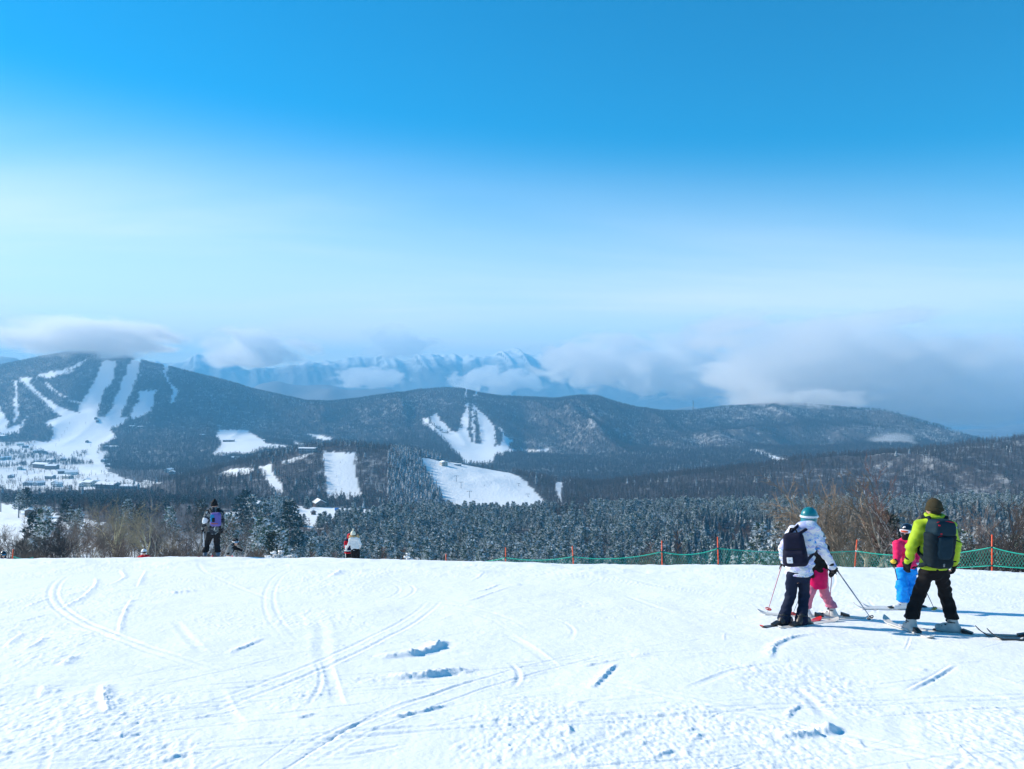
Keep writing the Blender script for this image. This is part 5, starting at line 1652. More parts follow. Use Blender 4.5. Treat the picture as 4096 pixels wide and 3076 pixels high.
class Person:
    """joints in world metres; a is the limb at the picture's left, b the one at its right"""
    def __init__(self, J, fwd, label, s=1.0, vox=0.011, look=None, base=None):
        self.J = {k: np.array(v, float) for k, v in J.items()}
        self.s = s; self.vox = vox
        self.R, self.Fw, self.U = frame(fwd)
        self.hR, self.hF, self.hU = frame(look or fwd)
        j = self.J
        self.base = np.array(base if base is not None else (j['aan'] + j['ban']) / 2)
        self.curl = {'a': 1.0, 'b': 1.0}
        # the body: one skin from crown to toe
        f = Field(); self.skel(f, 0.86)
        self.head(f)
        self.o = obj('person', f.mesh('person', vox, self.base), M_skin)
        self.o.location = tuple(self.base)
        tag(self.o, label, 'person')
    def child(self, name, f, mat, vox=None, smooth=2, parent=None):
        return obj(name, f.mesh(name, vox or self.vox, self.base, smooth), mat, parent or self.o)
    def skel(self, f, q=1.0):
        j, s, F_ = self.J, self.s, self.Fw
        fl = (F_, 0.68)
        f.cone(j['pelvis'], j['waist'], .150 * s * q, .145 * s * q, .05, fl)
        f.cone(j['waist'], j['chest'], .145 * s * q, .165 * s * q, .05, fl)
        f.cone(j['ash'], j['bsh'], .072 * s * q, .072 * s * q, .06)
        f.cone(j['chest'], j['neck'], .11 * s * q, .06 * s * q, .05, fl)
        for c in 'ab':
            f.cone(j[c + 'sh'], j[c + 'el'], .060 * s * q, .048 * s * q, .03); f.cone(j[c + 'el'], j[c + 'wr'], .048 * s * q, .033 * s * q, .02)
            f.cone(j[c + 'hip'], j[c + 'kn'], .092 * s * q, .066 * s * q, .04); f.cone(j[c + 'kn'], j[c + 'an'], .066 * s * q, .045 * s * q, .02)
            tdir = np.array(self.toe(c)); g_ = j.get(c + 'gr', j[c + 'an'] - UP * .10 * s)
            f.cone(j[c + 'an'], g_ + UP * .055 * s, .045 * s, .036 * s, .02); f.cone(g_ + UP * .05 * s, g_ + tdir * .13 * s + UP * .045 * s, .034 * s, .028 * s, .02)
            self.hand(f, c, 0.0)
    def toe(self, c):
        t = self.J.get(c + 'toe')
        if t is None: return self.Fw
        t = np.array((t[0], t[1], 0.)); return t / np.linalg.norm(t)
    def hand(self, f, c, glove):
        j = self.J
        d = j[c + 'ha'] - j[c + 'wr'] if c + 'ha' in j else j[c + 'wr'] - j[c + 'el']
        out = self.R * (-1 if np.dot(j[c + 'sh'] - j['chest'], self.R) < 0 else 1)
        n = -out * 0.8 + self.Fw * 0.35
        hand_field(f, j[c + 'wr'], d, n, self.s * 1.08, self.curl[c], glove, 1 if np.dot(np.cross(d, n), self.Fw) > 0 else -1)
    def head(self, f):
        c = self.J['head']; s = max(self.s, 0.9); R, Fw, U_ = self.hR, self.hF, self.hU; ax = (R, Fw, U_)
        f.cone(self.J['neck'] - UP * .02, c - UP * .05 * s, .055 * s, .052 * s, .02)
        f.ball(c + U_ * .025 * s - Fw * .008 * s, (.076 * s, .094 * s, .098 * s), .02, ax)          # skull
        f.ball(c - U_ * .050 * s + Fw * .030 * s, (.058 * s, .062 * s, .068 * s), .03, ax)          # jaw
        f.cone(c + Fw * .092 * s + U_ * .004 * s, c + Fw * .108 * s - U_ * .030 * s, .010 * s, .014 * s, .012)   # nose
        f.cone(c + Fw * .080 * s - U_ * .062 * s - R * .018 * s, c + Fw * .080 * s - U_ * .062 * s + R * .018 * s, .009 * s, .009 * s, .008)  # lips
        f.ball(c + Fw * .072 * s - U_ * .095 * s, .022 * s, .02)                                      # chin
        for sg in (-1, 1):
            f.ball(c + R * sg * .078 * s - U_ * .008 * s, (.012 * s, .022 * s, .033 * s), .006, ax)   # ear
            f.minus(c + R * sg * .032 * s + Fw * .098 * s + U_ * .012 * s, (.020 * s, .014 * s, .011 * s), ax)
    def face(self):
        """eyes, set into the sockets"""
        c = self.J['head']; s = max(self.s, 0.9)
        for sg in (-1, 1):
            f = Field().ball(c + self.hR * sg * .032 * s + self.hF * .082 * s + self.hU * .012 * s, .0125 * s)
            self.child('eye', f, M_white_plastic, 0.005)
    def jacket(self, mat, hem, puff=1.0, wr=0.009, seed=1, collar=True, length=None, sleeve=1.0, name='jacket', open_k=1.0, arms=True):
        j, s, F_ = self.J, self.s, self.Fw
        f = Field(); fl = (F_, 0.72)
        hemc = lerp(j['pelvis'], j['waist'], 0.0); hemc = np.array((hemc[0], hemc[1], hem - 0.12 * s))
        f.cone(hemc, j['waist'], .185 * s * puff * open_k, .172 * s * puff, .05, fl)
        f.cone(j['waist'], j['chest'], .172 * s * puff, .185 * s * puff, .05, fl)
        f.cone(j['chest'], j['neck'], .140 * s * puff, .080 * s, .06, fl)
        f.cone(j['ash'], j['bsh'], .088 * s, .088 * s, .06)
        if arms:
            for c in 'ab':
                f.cone(j[c + 'sh'], j[c + 'el'], .086 * s * sleeve, .070 * s * sleeve, .035)
                f.cone(j[c + 'el'], j[c + 'wr'], .070 * s * sleeve, .052 * s * sleeve, .02)
        if collar: f.cone(j['neck'] - UP * .01, j['neck'] + UP * .055 * s, .078 * s, .082 * s, .03)
        f.above((0, 0, hem), UP)
        f.wrinkle(wr, 24 / s, seed)
        return self.child(name, f, mat)
    def trousers(self, mat, drop=0.0, wide=1.0, seed=2, wr=0.008, flare=1.0, name='trousers'):
        j, s = self.J, self.s
        f = Field(); fl = (self.Fw, 0.78)
        f.cone(lerp(j['pelvis'], j['waist'], .35), j['pelvis'], .150 * s, .160 * s * wide, .05, fl)
        f.cone(j['ahip'], j['bhip'], .100 * s * wide, .100 * s * wide, .04)
        for c in 'ab':
            f.cone(j[c + 'hip'], j[c + 'kn'], .100 * s * wide, .084 * s * wide, .018)
            b = j[c + 'an'] + UP * .0 * s
            f.cone(j[c + 'kn'], lerp(j[c + 'kn'], b, .55), .084 * s * wide, .080 * s * wide, .018)
            f.cone(lerp(j[c + 'kn'], b, .55), b, .080 * s * wide, .088 * s * wide * flare, .015)
            f.above(b + UP * .02 * s, UP) if False else None
        lo = min(j['aan'][2], j['ban'][2]) - drop * s
        f.above((0, 0, lo), UP)
        f.wrinkle(wr, 30 / s, seed, (1, 1, 1.7))
        return self.child(name, f, mat)
    def boots(self, mat, sole=True, buckle=True, s=None):
        j = self.J; s = s or self.s
        for c in 'ab':
            t = np.array(self.toe(c)); sd = np.cross(t, UP)
            a = j[c + 'an']; g = j[c + 'gr'] if c + 'gr' in j else a - UP * .10 * s
            f = Field()
            sole_c = g + UP * .045 * s
            f.cone(sole_c - t * .075 * s, sole_c + t * .165 * s, .052 * s, .046 * s, .02)
            f.cone(sole_c - t * .03 * s + UP * .03 * s, sole_c + t * .09 * s + UP * .03 * s, .055 * s, .045 * s, .03)
            f.cone(sole_c - t * .035 * s + UP * .03 * s, a + UP * .06 * s + t * .005 * s, .060 * s, .062 * s, .03)
            f.box(g + UP * .02 * s + t * .045 * s, (.042 * s, .15 * s, .02 * s), .008, (sd, t, UP), .01)
            f.above(g, UP)
            bt = self.child('boot', f, mat, min(self.vox, .010))
            if buckle:
                for k, (h_, fw_) in enumerate(((.075, .115), (.10, .075), (.16, .062), (.21, .070))):
                    p = g + UP * h_ * s + t * fw_ * s
                    fb = Field().box(p, (.045 * s, .014 * s, .010 * s), .004, (sd, t, UP))
                    self.child('buckle', fb, M_black_plastic, .007, 0, bt)
                fs = Field()
                ring = [sole_c + UP * .10 * s + (t * math.cos(q) * .068 + sd * math.sin(q) * .066) * s for q in np.linspace(0, 6.28, 13)]
                fs.chain(ring, [.008 * s] * 13, .004); self.child('strap', fs, M_black_plastic, .007, 0, bt)
    def gloves(self, mat, cuff=True):
        for c in 'ab':
            f = Field(); self.hand(f, c, .008)
            j = self.J
            if cuff: f.cone(lerp(j[c + 'wr'], j[c + 'el'], .22), j[c + 'wr'], .056 * self.s, .045 * self.s, .02)
            self.child('glove', f, mat, min(self.vox, .008), 1)
    def helmet(self, mat, goggles=None, lens=None):
        c = self.J['head']; s = max(self.s, 0.9); R, Fw, U_ = self.hR, self.hF, self.hU; ax = (R, Fw, U_)
        f = Field().ball(c + U_ * .032 * s - Fw * .010 * s, (.113 * s, .130 * s, .122 * s), .02, ax)
        f.ball(c - U_ * .055 * s - Fw * .045 * s, (.102 * s, .085 * s, .080 * s), .04, ax)
        for sg in (-1, 1): f.ball(c + R * sg * .075 * s - U_ * .045 * s - Fw * .005 * s, (.030 * s, .048 * s, .060 * s), .03, ax)
        f.minus(c + Fw * .115 * s - U_ * .055 * s, (.078 * s, .09 * s, .105 * s), ax)
        h = self.child('helmet', f, mat, .010)
        for k in range(3):                                       # vents
            p = c + U_ * .148 * s - Fw * .01 * s + R * (k - 1) * .035 * s
            self.child('vent', Field().box(p - U_ * .004, (.008 * s, .028 * s, .006 * s), .004, ax), M_black_plastic, .006, 0, h)
        if goggles:
            g = Field()
            pts = [c + U_ * .018 * s + (Fw * math.cos(q) * .112 + R * math.sin(q) * .088) * s for q in np.linspace(-.95, .95, 9)]
            g.chain(pts, [.030 * s] * 9, .01)
            g.minus(c + Fw * .02 * s + U_ * .018 * s, (.083 * s, .083 * s, .06 * s), ax)
            go = self.child('goggle_frame', g, goggles, .007)
            l_ = Field(); pts = [c + U_ * .018 * s + (Fw * math.cos(q) * .126 + R * math.sin(q) * .093) * s for q in np.linspace(-.72, .72, 9)]
            l_.chain(pts, [.021 * s] * 9, .01); self.child('lens', l_, lens or M_lens, .006, 2, go)
            st = Field(); pts = [c + U_ * .022 * s + (Fw * math.cos(q) * .136 + R * math.sin(q) * .117) * s - Fw * .010 * s for q in np.linspace(.9, 2 * math.pi - .9, 21)]
            for k in range(20): st.cone(pts[k] - UP * .008, pts[k + 1] - UP * .008, .009 * s, .009 * s, .004); st.cone(pts[k] + UP * .008, pts[k + 1] + UP * .008, .009 * s, .009 * s, .004)
            self.child('goggle_strap', st, goggles, .007, 1, go)
        return h
    def beanie(self, mat, tall=1.0, point=0.0, pom=None, band=True):
        c = self.J['head']; s = max(self.s, 0.9); ax = (self.hR, self.hF, self.hU)
        f = Field().ball(c + UP * .045 * s - self.hF * .012 * s, (.098 * s, .112 * s, .108 * s * tall), .02, ax)
        if point: f.cone(c + UP * .11 * s, c + UP * (.14 + point) * s, .06 * s, .018 * s, .05)
        f.above(c + UP * .0 * s - self.hF * .0, UP * 1.0 + self.hF * .18)
        f.wrinkle(.0025, 60, 5, (1, 1, .5))
        h = self.child('knit_hat', f, mat, .009)
        if band:
            bf = Field(); pts = [c + UP * .015 * s - self.hF * .012 * s + (self.hF * math.cos(q) * .108 + self.hR * math.sin(q) * .094) * s for q in np.linspace(0, 6.2832, 25)]
            for dz in (-.012, .008): bf.chain([p + UP * dz for p in pts], [.014 * s] * 25, .008)
            self.child('hat_band', bf, mat, .008, 1, h)
        if pom: self.child('pompom', Field().ball(c + UP * (.165 * tall + .02) * s, .038 * s).wrinkle(.005, 120, 3, (1, 1, 1)), pom, .008, 0, h)
        return h
    def gaiter(self, mat):
        j = self.J; s = max(self.s, .9)
        f = Field().cone(j['neck'] + UP * .0, j['head'] - UP * .075 * s + self.hF * .02, .075 * s, .073 * s, .02).wrinkle(.004, 50, 4)
        f.cone(j['head'] - UP * .075 * s + self.hF * .01, j['head'] - UP * .06 * s + self.hF * .03, .070 * s, .068 * s, .02)
        return self.child('neck_warmer', f, mat, .009)

def PX(ox, oy, sc, d):
    """picture point of an enlarged crop -> world point at depth d (+ offset)"""
    def f(x, y, off=0.0): return np.array(P(ox + x * sc, oy + y * sc, d + off))
    return f

# ------------------------------------------------------------------ woman in the printed jacket
j = PX(765, 500, .08127, 11.92)
gz = lambda x, y: np.array((x, y, snow_z(x, y) + 0.015))
def ground_under(p): return gz(p[0], p[1])
W = dict(head=j(548, 215, .05), neck=j(530, 335), chest=j(475, 470, .02), waist=j(430, 720, .02), pelvis=j(405, 900),
         ash=j(345, 405, -.02), ael=j(235, 590, -.03), awr=j(232, 735, .16), bsh=j(615, 405, .02), bel=j(715, 620, .02), bwr=j(828, 815, .12), bha=j(890, 890, .17),
         ahip=j(340, 930), bhip=j(480, 930), akn=j(315, 1165, .10), bkn=j(480, 1165, .10), aan=j(232, 1462, .0), ban=j(452, 1480, -.05), atoe=(.75, .65), btoe=(.75, .65))
W['agr'] = ground_under(W['aan']); W['bgr'] = ground_under(W['ban'])
fwdW = (.42, .9)
p = Person(W, fwdW, 'person in white and blue printed jacket with teal helmet, seen from behind', look=(.75, .66))
p.trousers(M_navy, drop=.05, wide=.90, flare=1.12, seed=21)
p.jacket(M_floral, hem=float(j(0, 925)[2]), puff=1.03, sleeve=1.06, seed=22, wr=0.010)
hd = Field().ball(W['neck'] + UP * .02 - p.Fw * .09, (.165, .085, .090), .03, (p.R, p.Fw, p.U)).ball(W['neck'] + UP * .0 - p.R * .09 - p.Fw * .02, (.06, .09, .06), .04, (p.R, p.Fw, p.U)).ball(W['neck'] + UP * .0 + p.R * .09 - p.Fw * .02, (.06, .09, .06), .04, (p.R, p.Fw, p.U)).wrinkle(.010, 26, 8)
p.child('hood', hd, M_floral)
p.helmet(M_teal, M_white_plastic, M_lens)
p.gaiter(M_teal)
p.boots(M_boot_black)
p.gloves(M_black2)
womanP = p
# her day pack
def pack_axes(p, lean=0.0):
    u = p.U * math.cos(lean) + p.Fw * math.sin(lean); b = -(p.Fw * math.cos(lean) - p.U * math.sin(lean))
    return (p.R, b, u)
def item(name, f, mat, base, parent=None, vox=.011, smooth=2): return obj(name, f.mesh(name, vox, base, smooth), mat, parent)
c0 = j(365, 605, -.30); tilt = .10
R_, U2 = p.R * math.cos(tilt) + p.U * math.sin(tilt), p.U * math.cos(tilt) - p.R * math.sin(tilt)
axs = (R_, -p.Fw, U2); base = c0 - U2 * .24
pk = thing('backpack', 'navy day pack with white square patch on the printed jacket', 'backpack', tuple(base))
f = Field().box(c0, (.155, .085, .235), .07, axs, .02, taper=.16).box(c0 - U2 * .115 + axs[1] * .05, (.145, .06, .105), .05, axs, .025).wrinkle(.004, 24, 9)
item('bag', f, M_navy_pack, base, pk)
f = Field().chain([c0 + U2 * .015 + axs[1] * .085 + R_ * x for x in (-.13, -.05, .05, .13)], [.006] * 4, .004); item('zip', f, M_black2, base, pk, .006, 0)
f = Field().chain([c0 + U2 * .235 - R_ * .05 - axs[1] * .03, c0 + U2 * .285 - R_ * .03 - axs[1] * .03, c0 + U2 * .285 + R_ * .03 - axs[1] * .03, c0 + U2 * .235 + R_ * .05 - axs[1] * .03], [.012] * 4, .006); item('handle', f, M_black2, base, pk, .008, 1)
patch_c = c0 - U2 * .135 + axs[1] * .113 - R_ * .065
f = Field().box(patch_c, (.040, .006, .042), .004, axs); pt = item('patch', f, M_white_plastic, base, pk, .006, 0)
def mark(text, size, loc, axes, mat, parent, base, ex=.0015):
    """flat raised lettering as a mesh; axes = (reading direction, outward, up)"""
    cu = bpy.data.curves.new('lettering', 'FONT'); cu.body = text; cu.size = size; cu.align_x = 'CENTER'; cu.align_y = 'CENTER'; cu.extrude = ex
    to = bpy.data.objects.new('lettering', cu); COL.objects.link(to)
    bpy.context.view_layer.update()
    me = bpy.data.meshes.new_from_object(to.evaluated_get(bpy.context.evaluated_depsgraph_get()))
    bpy.data.objects.remove(to)
    r, o_, u = (Vector(a) for a in axes)
    for v in me.vertices:
        v.co = Vector(loc) + r * v.co.x + u * v.co.y + o_ * v.co.z - Vector(base)
    me.materials.clear()
    return obj('lettering', me, mat, parent)
mark('ns', .022, patch_c + axs[1] * .010, axs, M_black2, pt, base)
for sg in (-1, 1):
    sh = W['ash'] if sg < 0 else W['bsh']
    sh2 = lerp(W['neck'], sh, .62)
    f = Field().chain([c0 + U2 * .20 + R_ * sg * .07 - axs[1] * .06, sh2 + UP * .085 - p.Fw * .06, sh2 + UP * .075 + p.Fw * .06, sh2 - UP * .10 + p.Fw * .14, lerp(W['chest'], W['waist'], .7) + R_ * sg * .19 + p.Fw * .04, c0 - U2 * .18 + R_ * sg * .13 - axs[1] * .05], [.022] * 6, .01)
    item('shoulder_strap', f, M_navy_pack, base, pk, .010)
hb = W['bwr'] + (W['bha'] - W['bwr']) * .55
pole(hb + np.array((-.02, .0, .06)), np.array(P(765 + 1320 * .08127, 500 + 1478 * .08127, 11.35)), 'grey ski pole slanting right from the hand in the printed sleeve', M_aluminium, M_black_plastic, M_black_plastic, r=.010)
ha = W['awr'] + (W['awr'] - W['ael']) * .4
pole(ha + np.array((0., .02, .06)), np.array(P(765 + 34 * .08127, 500 + 1368 * .08127, 12.35)), 'pale pink and grey ski pole with red basket, left of the navy trousers', simple('pink_shaft', (.62, .30, .32), .4), M_black_plastic, M_ski_red, r=.008)
for c in 'ab':
    g = W[c + 'gr']
    ski(g[0], g[1], (.80, .60), 1.45, ('ski with red tip under the left boot of the person in printed jacket' if c == 'a' else 'pale ski under the right boot of the person in printed jacket'), M_ski_black if c == 'a' else M_ski_white, M_ski_red if c == 'a' else None, back=.36, up=.05, lift=-.004)

# ------------------------------------------------------------------ girl behind her, in rose skirt
j = PX(765, 500, .08127, 12.75)
G = dict(head=j(640, 470, .05), neck=j(645, 555), chest=j(650, 640), waist=j(655, 790), pelvis=j(655, 910), ash=j(560, 590), ael=j(540, 740), awr=j(560, 860, -.1), bsh=j(735, 600), bel=j(790, 760), bwr=j(812, 850, -.12), bha=j(835, 905, -.16),
         ahip=j(605, 930), bhip=j(700, 930), akn=j(560, 1150, -.05), bkn=j(735, 1150, .04), aan=j(500, 1330), ban=j(818, 1318, .05), atoe=(-.8, .6), btoe=(-.85, .5))
G['agr'] = ground_under(G['aan']); G['bgr'] = ground_under(G['ban'])
p = Person(G, (-.55, .83), 'child in black jacket, rose skirt and pale pink trousers behind the printed jacket', s=.80)
p.trousers(M_pale_pink, wide=1.05, flare=1.2, seed=31, wr=.007)
p.jacket(M_black2, hem=float(j(0, 878)[2]), puff=1.05, open_k=1.3, seed=32)
f = Field().cone(j(655, 860), j(655, 1130), .17, .165, .03, (p.Fw, .75)).above((0, 0, float(j(0, 1080)[2])), UP).wrinkle(.006, 22, 12)
p.child('skirt', f, M_rose)
p.helmet(M_helmet_black, M_white_plastic); p.gaiter(M_black2); p.boots(M_boot_white); p.gloves(M_black2)
hb = G['bwr'] + (G['bha'] - G['bwr']) * .6
pole(hb + np.array((0, 0, .05)), np.array((hb[0] - .03, hb[1] + .05, snow_z(hb[0] - .03, hb[1] + .05))), 'pink ski pole hanging from the black sleeved child', simple('rose_shaft', (.55, .16, .25), .4), M_black_plastic, M_ski_red, r=.007)
pole(G['awr'] + np.array((0, 0, .03)), np.array(P(765 + 335 * .08127, 500 + 1425 * .08127, 12.3)), 'thin pale ski pole seen between the navy trouser legs', M_aluminium, M_black_plastic, M_ski_red, r=.006)
ski(G['bgr'][0], G['bgr'][1], (-.95, .30), 1.25, 'white ski under the white boot of the child in rose skirt', M_ski_white, None, back=.42, up=.10)
ski(G['agr'][0], G['agr'][1], (-.90, .42), 1.25, 'white ski of the child in rose skirt, half hidden behind navy trousers', M_ski_white, None, back=.42, up=.06)

# ------------------------------------------------------------------ man in the lime jacket
j = PX(880, 492.5, .08883, 11.36)
M_ = dict(head=j(603, 195, .02), neck=j(612, 290), chest=j(615, 430), waist=j(615, 690), pelvis=j(612, 850), ash=j(455, 385), ael=j(362, 600, .0), awr=j(322, 770, .10), aha=j(285, 900, .13), bsh=j(775, 385), bel=j(850, 600), bwr=j(838, 790, .08), bha=j(818, 930, .10),
          ahip=j(535, 900), bhip=j(690, 900), akn=j(440, 1135, .12), bkn=j(735, 1150, .10), aan=j(352, 1415, .02), ban=j(808, 1420, .0), atoe=(.05, 1.0), btoe=(-.85, .52))
M_['agr'] = ground_under(M_['aan']); M_['bgr'] = ground_under(M_['ban'])
p = Person(M_, (-.15, 1.0), 'man in lime green jacket, black trousers and olive knit hat, seen from behind', look=(-.45, .9))
p.curl = {'a': .55, 'b': .55}
p.trousers(M_black, wide=1.0, flare=1.05, seed=41, wr=.011)
p.jacket(M_lime, hem=float(j(0, 857)[2]), puff=1.07, sleeve=1.05, seed=42, wr=.009, collar=False)
f = Field().chain([M_['neck'] + (p.R * math.sin(q) * .115 + p.Fw * math.cos(q) * .095) + UP * (.035 + .015 * math.cos(q)) for q in np.linspace(.5, 5.78, 15)], [.026] * 15, .012).wrinkle(.005, 30, 14)
p.child('collar', f, M_lime)
p.child('hair', Field().ball(M_['head'] + UP * .01 - p.hF * .03, (.082, .085, .085), .02, (p.hR, p.hF, p.hU)), M_hair)
p.beanie(M_olive, 1.12); p.face(); p.boots(M_boot_grey); p.gloves(M_black2)
ag = Field().chain([M_['head'] + UP * .012 + (p.hF * math.cos(q) * .108 + p.hR * math.sin(q) * .084) for q in np.linspace(-1.5, 1.5, 9)], [.012] * 9, .006)
p.child('sunglasses', ag, M_black_plastic, .007)
manP = p
# his big pack
c0 = j(668, 560, -.30); tl = .05
R_, U2 = p.R * math.cos(tl) - p.U * math.sin(tl), p.U * math.cos(tl) + p.R * math.sin(tl)
axs = (R_, -p.Fw, U2); base = c0 - U2 * .36
pk = thing('backpack', 'large dark slate hiking pack with red trim on the lime jacket', 'backpack', tuple(base))
f = Field().box(c0 - U2 * .10, (.185, .115, .245), .075, axs, .02, taper=-.10).wrinkle(.007, 22, 19); item('bag', f, M_slate_dark, base, pk)
f = Field().box(c0 + U2 * .205 + axs[1] * .02, (.155, .125, .105), .055, axs, .02, taper=.10).wrinkle(.005, 22, 18); lid = item('top_lid', f, M_slate_pack, base, pk)
f = Field().box(c0 - U2 * .055 + axs[1] * .105, (.105, .05, .15), .04, axs, .02, taper=-.08).wrinkle(.005, 24, 17); item('front_pocket', f, M_slate_pack, base, pk)
f = Field().chain([c0 + U2 * .275 + axs[1] * .115 + R_ * x + U2 * (.02 - .9 * x * x) for x in np.linspace(-.13, .12, 9)], [.006] * 9, .004); item('lid_zip', f, M_red_cloth, base, lid, .006, 0)
f = Field().chain([c0 + U2 * .115 + axs[1] * .115 + R_ * x - U2 * (3.0 * x * x) for x in np.linspace(-.12, .12, 9)], [.006] * 9, .004); item('pocket_trim', f, M_red_cloth, base, pk, .006, 0)
for q in ((-.115, .245), (-.085, .135)):
    f = Field().box(c0 + U2 * q[1] + axs[1] * .145 + R_ * q[0], (.014, .008, .008), .003, axs); item('zip_pull', f, M_red_cloth, base, lid, .005, 0)
for sg in (-1, 1):
    f = Field().chain([c0 + U2 * .05 + R_ * sg * .16 + axs[1] * .08, c0 - U2 * .02 + R_ * sg * .185 + axs[1] * .0, c0 - U2 * .04 + R_ * sg * .17 - axs[1] * .09], [.008] * 3, .004); item('side_strap', f, M_black2, base, pk, .007, 0)
    sh = M_['ash'] if sg < 0 else M_['bsh']; sh2 = lerp(M_['neck'], sh, .60)
    f = Field().chain([c0 + U2 * .22 + R_ * sg * .08 - axs[1] * .08, sh2 + UP * .09 - p.Fw * .07, sh2 + UP * .085 + p.Fw * .05, sh2 - UP * .12 + p.Fw * .15, M_['waist'] + R_ * sg * .20 + p.Fw * .05, c0 - U2 * .28 + R_ * sg * .14 - axs[1] * .06], [.026] * 6, .01)
    item('shoulder_strap', f, M_slate_dark, base, pk, .011)
    f = Field().chain([c0 - U2 * .30 + R_ * sg * .15 - axs[1] * .04, M_['waist'] - UP * .16 + R_ * sg * .20 + p.Fw * .0, M_['waist'] - UP * .17 + R_ * sg * .13 + p.Fw * .13], [.030, .030, .018], .01)
    item('hip_belt', f, M_slate_dark, base, pk, .011)
f = Field().chain([c0 + U2 * .06 + R_ * .17, c0 + U2 * .03 + R_ * .24 + axs[1] * .03, c0 + U2 * .01 + R_ * .30 + axs[1] * .03], [.008, .009, .007], .004); item('loose_strap', f, M_black2, base, pk, .007, 0)
f = Field().box(c0 - U2 * .285 + axs[1] * .115, (.013, .006, .022), .004, axs); item('loop', f, M_grey_cloth, base, pk, .005, 0)
ski(M_['agr'][0], M_['agr'][1], (.06, 1.0), 1.60, 'ski pointing away under the left grey boot of the lime jacket skier', M_ski_white, None, back=.40)
ski(M_['bgr'][0], M_['bgr'][1], (-.72, .69), 1.55, 'pale ski under the right grey boot of the lime jacket skier', M_ski_white, None, back=.55, lift=-.004, up=.03)
for k, (x, lb) in enumerate(((985, 'dark ski tip lying near the right edge, left one of two'), (998, 'dark ski tip lying at the right edge, right one of two'))):
    q = plane_pt(x + 52, 638 + 3 * k)
    ski(q[0], q[1], (-.98, .12), 1.4, lb, M_ski_black, None, back=.45, up=.12)

# ------------------------------------------------------------------ child in pink jacket
j = PX(880, 492.5, .08883, 13.9)
B = dict(head=j(302, 440, -.02), neck=j(292, 540), chest=j(285, 620), waist=j(290, 760), pelvis=j(300, 850), ash=j(205, 590, -.08), ael=j(195, 720, -.12), awr=j(188, 785, -.22), aha=j(130, 800, -.30), bsh=j(370, 590, .08), bel=j(405, 720, .05), bwr=j(390, 810, -.08), bha=j(385, 900, -.12),
         ahip=j(260, 900, -.03), bhip=j(335, 900, .05), akn=j(250, 1060, -.12), bkn=j(335, 1060, -.02), aan=j(255, 1215, -.05), ban=j(345, 1205, .08), atoe=(-1.0, -.10), btoe=(-1.0, -.10))
B['agr'] = ground_under(B['aan']); B['bgr'] = ground_under(B['ban'])
p = Person(B, (-.80, -.60), 'child in pink jacket and bright blue trousers with black helmet facing left', s=.84, look=(-.72, -.70))
p.trousers(M_sky, wide=1.25, flare=1.1, seed=51, wr=.013)
p.jacket(M_pink, hem=float(j(0, 868)[2]), puff=1.05, sleeve=1.05, seed=52)
f = Field().chain([lerp(B['neck'], B['chest'], t) + p.Fw * (.095 + .03 * t) for t in (0, .5, 1)] + [B['waist'] + p.Fw * .125], [.005] * 4, .003); p.child('zip', f, M_grey_cloth, .006, 0)
f = Field().box(B['chest'] + p.Fw * .135 - p.R * .07 + UP * .03, (.018, .004, .008), .003, (p.R, p.Fw, p.U)); p.child('chest_logo', f, M_white_plastic, .004, 0)
f = Field().chain([B['bwr'] * .8 + B['bel'] * .2 + np.array(v) for v in ((-.05, -.04, 0), (.0, -.06, -.005), (.05, -.04, 0))], [.018] * 3, .01); p.child('cuff_band', f, M_white_plastic, .008, 1)
p.helmet(M_helmet_black, M_white_plastic, M_lens); p.gaiter(M_black2); p.boots(M_boot_white); p.gloves(M_black2)
f = Field().ball(B['awr'] + (B['aha'] - B['awr']) * .75 + np.array((0, -.02, .03)), (.05, .04, .035), .01, (p.R, p.Fw, p.U)); p.child('glove_patch', f, M_yellow, .008)
f = Field().box(B['head'] + UP * .09 + p.hF * .098, (.018, .008, .010), .004, (p.hR, p.hF, p.hU)); p.child('helmet_emblem', f, M_white_plastic, .005, 0)
ha = B['awr'] + (B['aha'] - B['awr']) * .7
q = plane_pt(880 + 265 * .08883, 608)
pole(ha + np.array((0, 0, .05)), np.array((q[0], q[1], snow_z(*q))), 'dark ski pole in front of the bright blue trousers', M_black_plastic, M_yellow, M_yellow, r=.008)
hb = B['bwr'] + (B['bha'] - B['bwr']) * .6
q = plane_pt(880 + 622 * .08883, 492.5 + 1328 * .08883)
pole(hb + np.array((0, 0, .04)), np.array((q[0], q[1], snow_z(*q))), 'dark ski pole with yellow basket seen between the black trouser legs', M_black_plastic, M_black_plastic, M_yellow, r=.008)
for c in 'ab':
    g = B[c + 'gr']
    ski(g[0], g[1], (-.99, -.03 if c == 'a' else .07), 1.40, ('nearer' if c == 'a' else 'farther') + ' pale ski of the child in pink pointing left', M_ski_white, None, back=.40, up=.10)

# ------------------------------------------------------------------ camouflage skier on the brow and the child by him
d0 = 26.0
j = PX(195, 495, .03914, d0)
C = dict(head=j(498, 265), neck=j(500, 370), chest=j(505, 500), waist=j(485, 760), pelvis=j(470, 960), ash=j(330, 450), ael=j(252, 690, -.05), awr=j(205, 870, .0), bsh=j(665, 450), bel=j(705, 700), bwr=j(690, 880, .05), ahip=j(390, 1010), bhip=j(550, 1010),
         akn=j(320, 1210, .1), bkn=j(565, 1240, .1), aan=j(262, 1460), ban=j(585, 1450), atoe=(-.2, 1), btoe=(-.45, .9))
for c in 'ab':
    x, y = C[c + 'an'][0], C[c + 'an'][1]; C[c + 'gr'] = np.array((x, y, float(fore(x, y)) + .03))
p = Person(C, (.05, 1.0), 'person in dark camouflage jacket with purple pack standing on the brow', vox=.016)
p.curl = {'a': 1.1, 'b': 1.1}
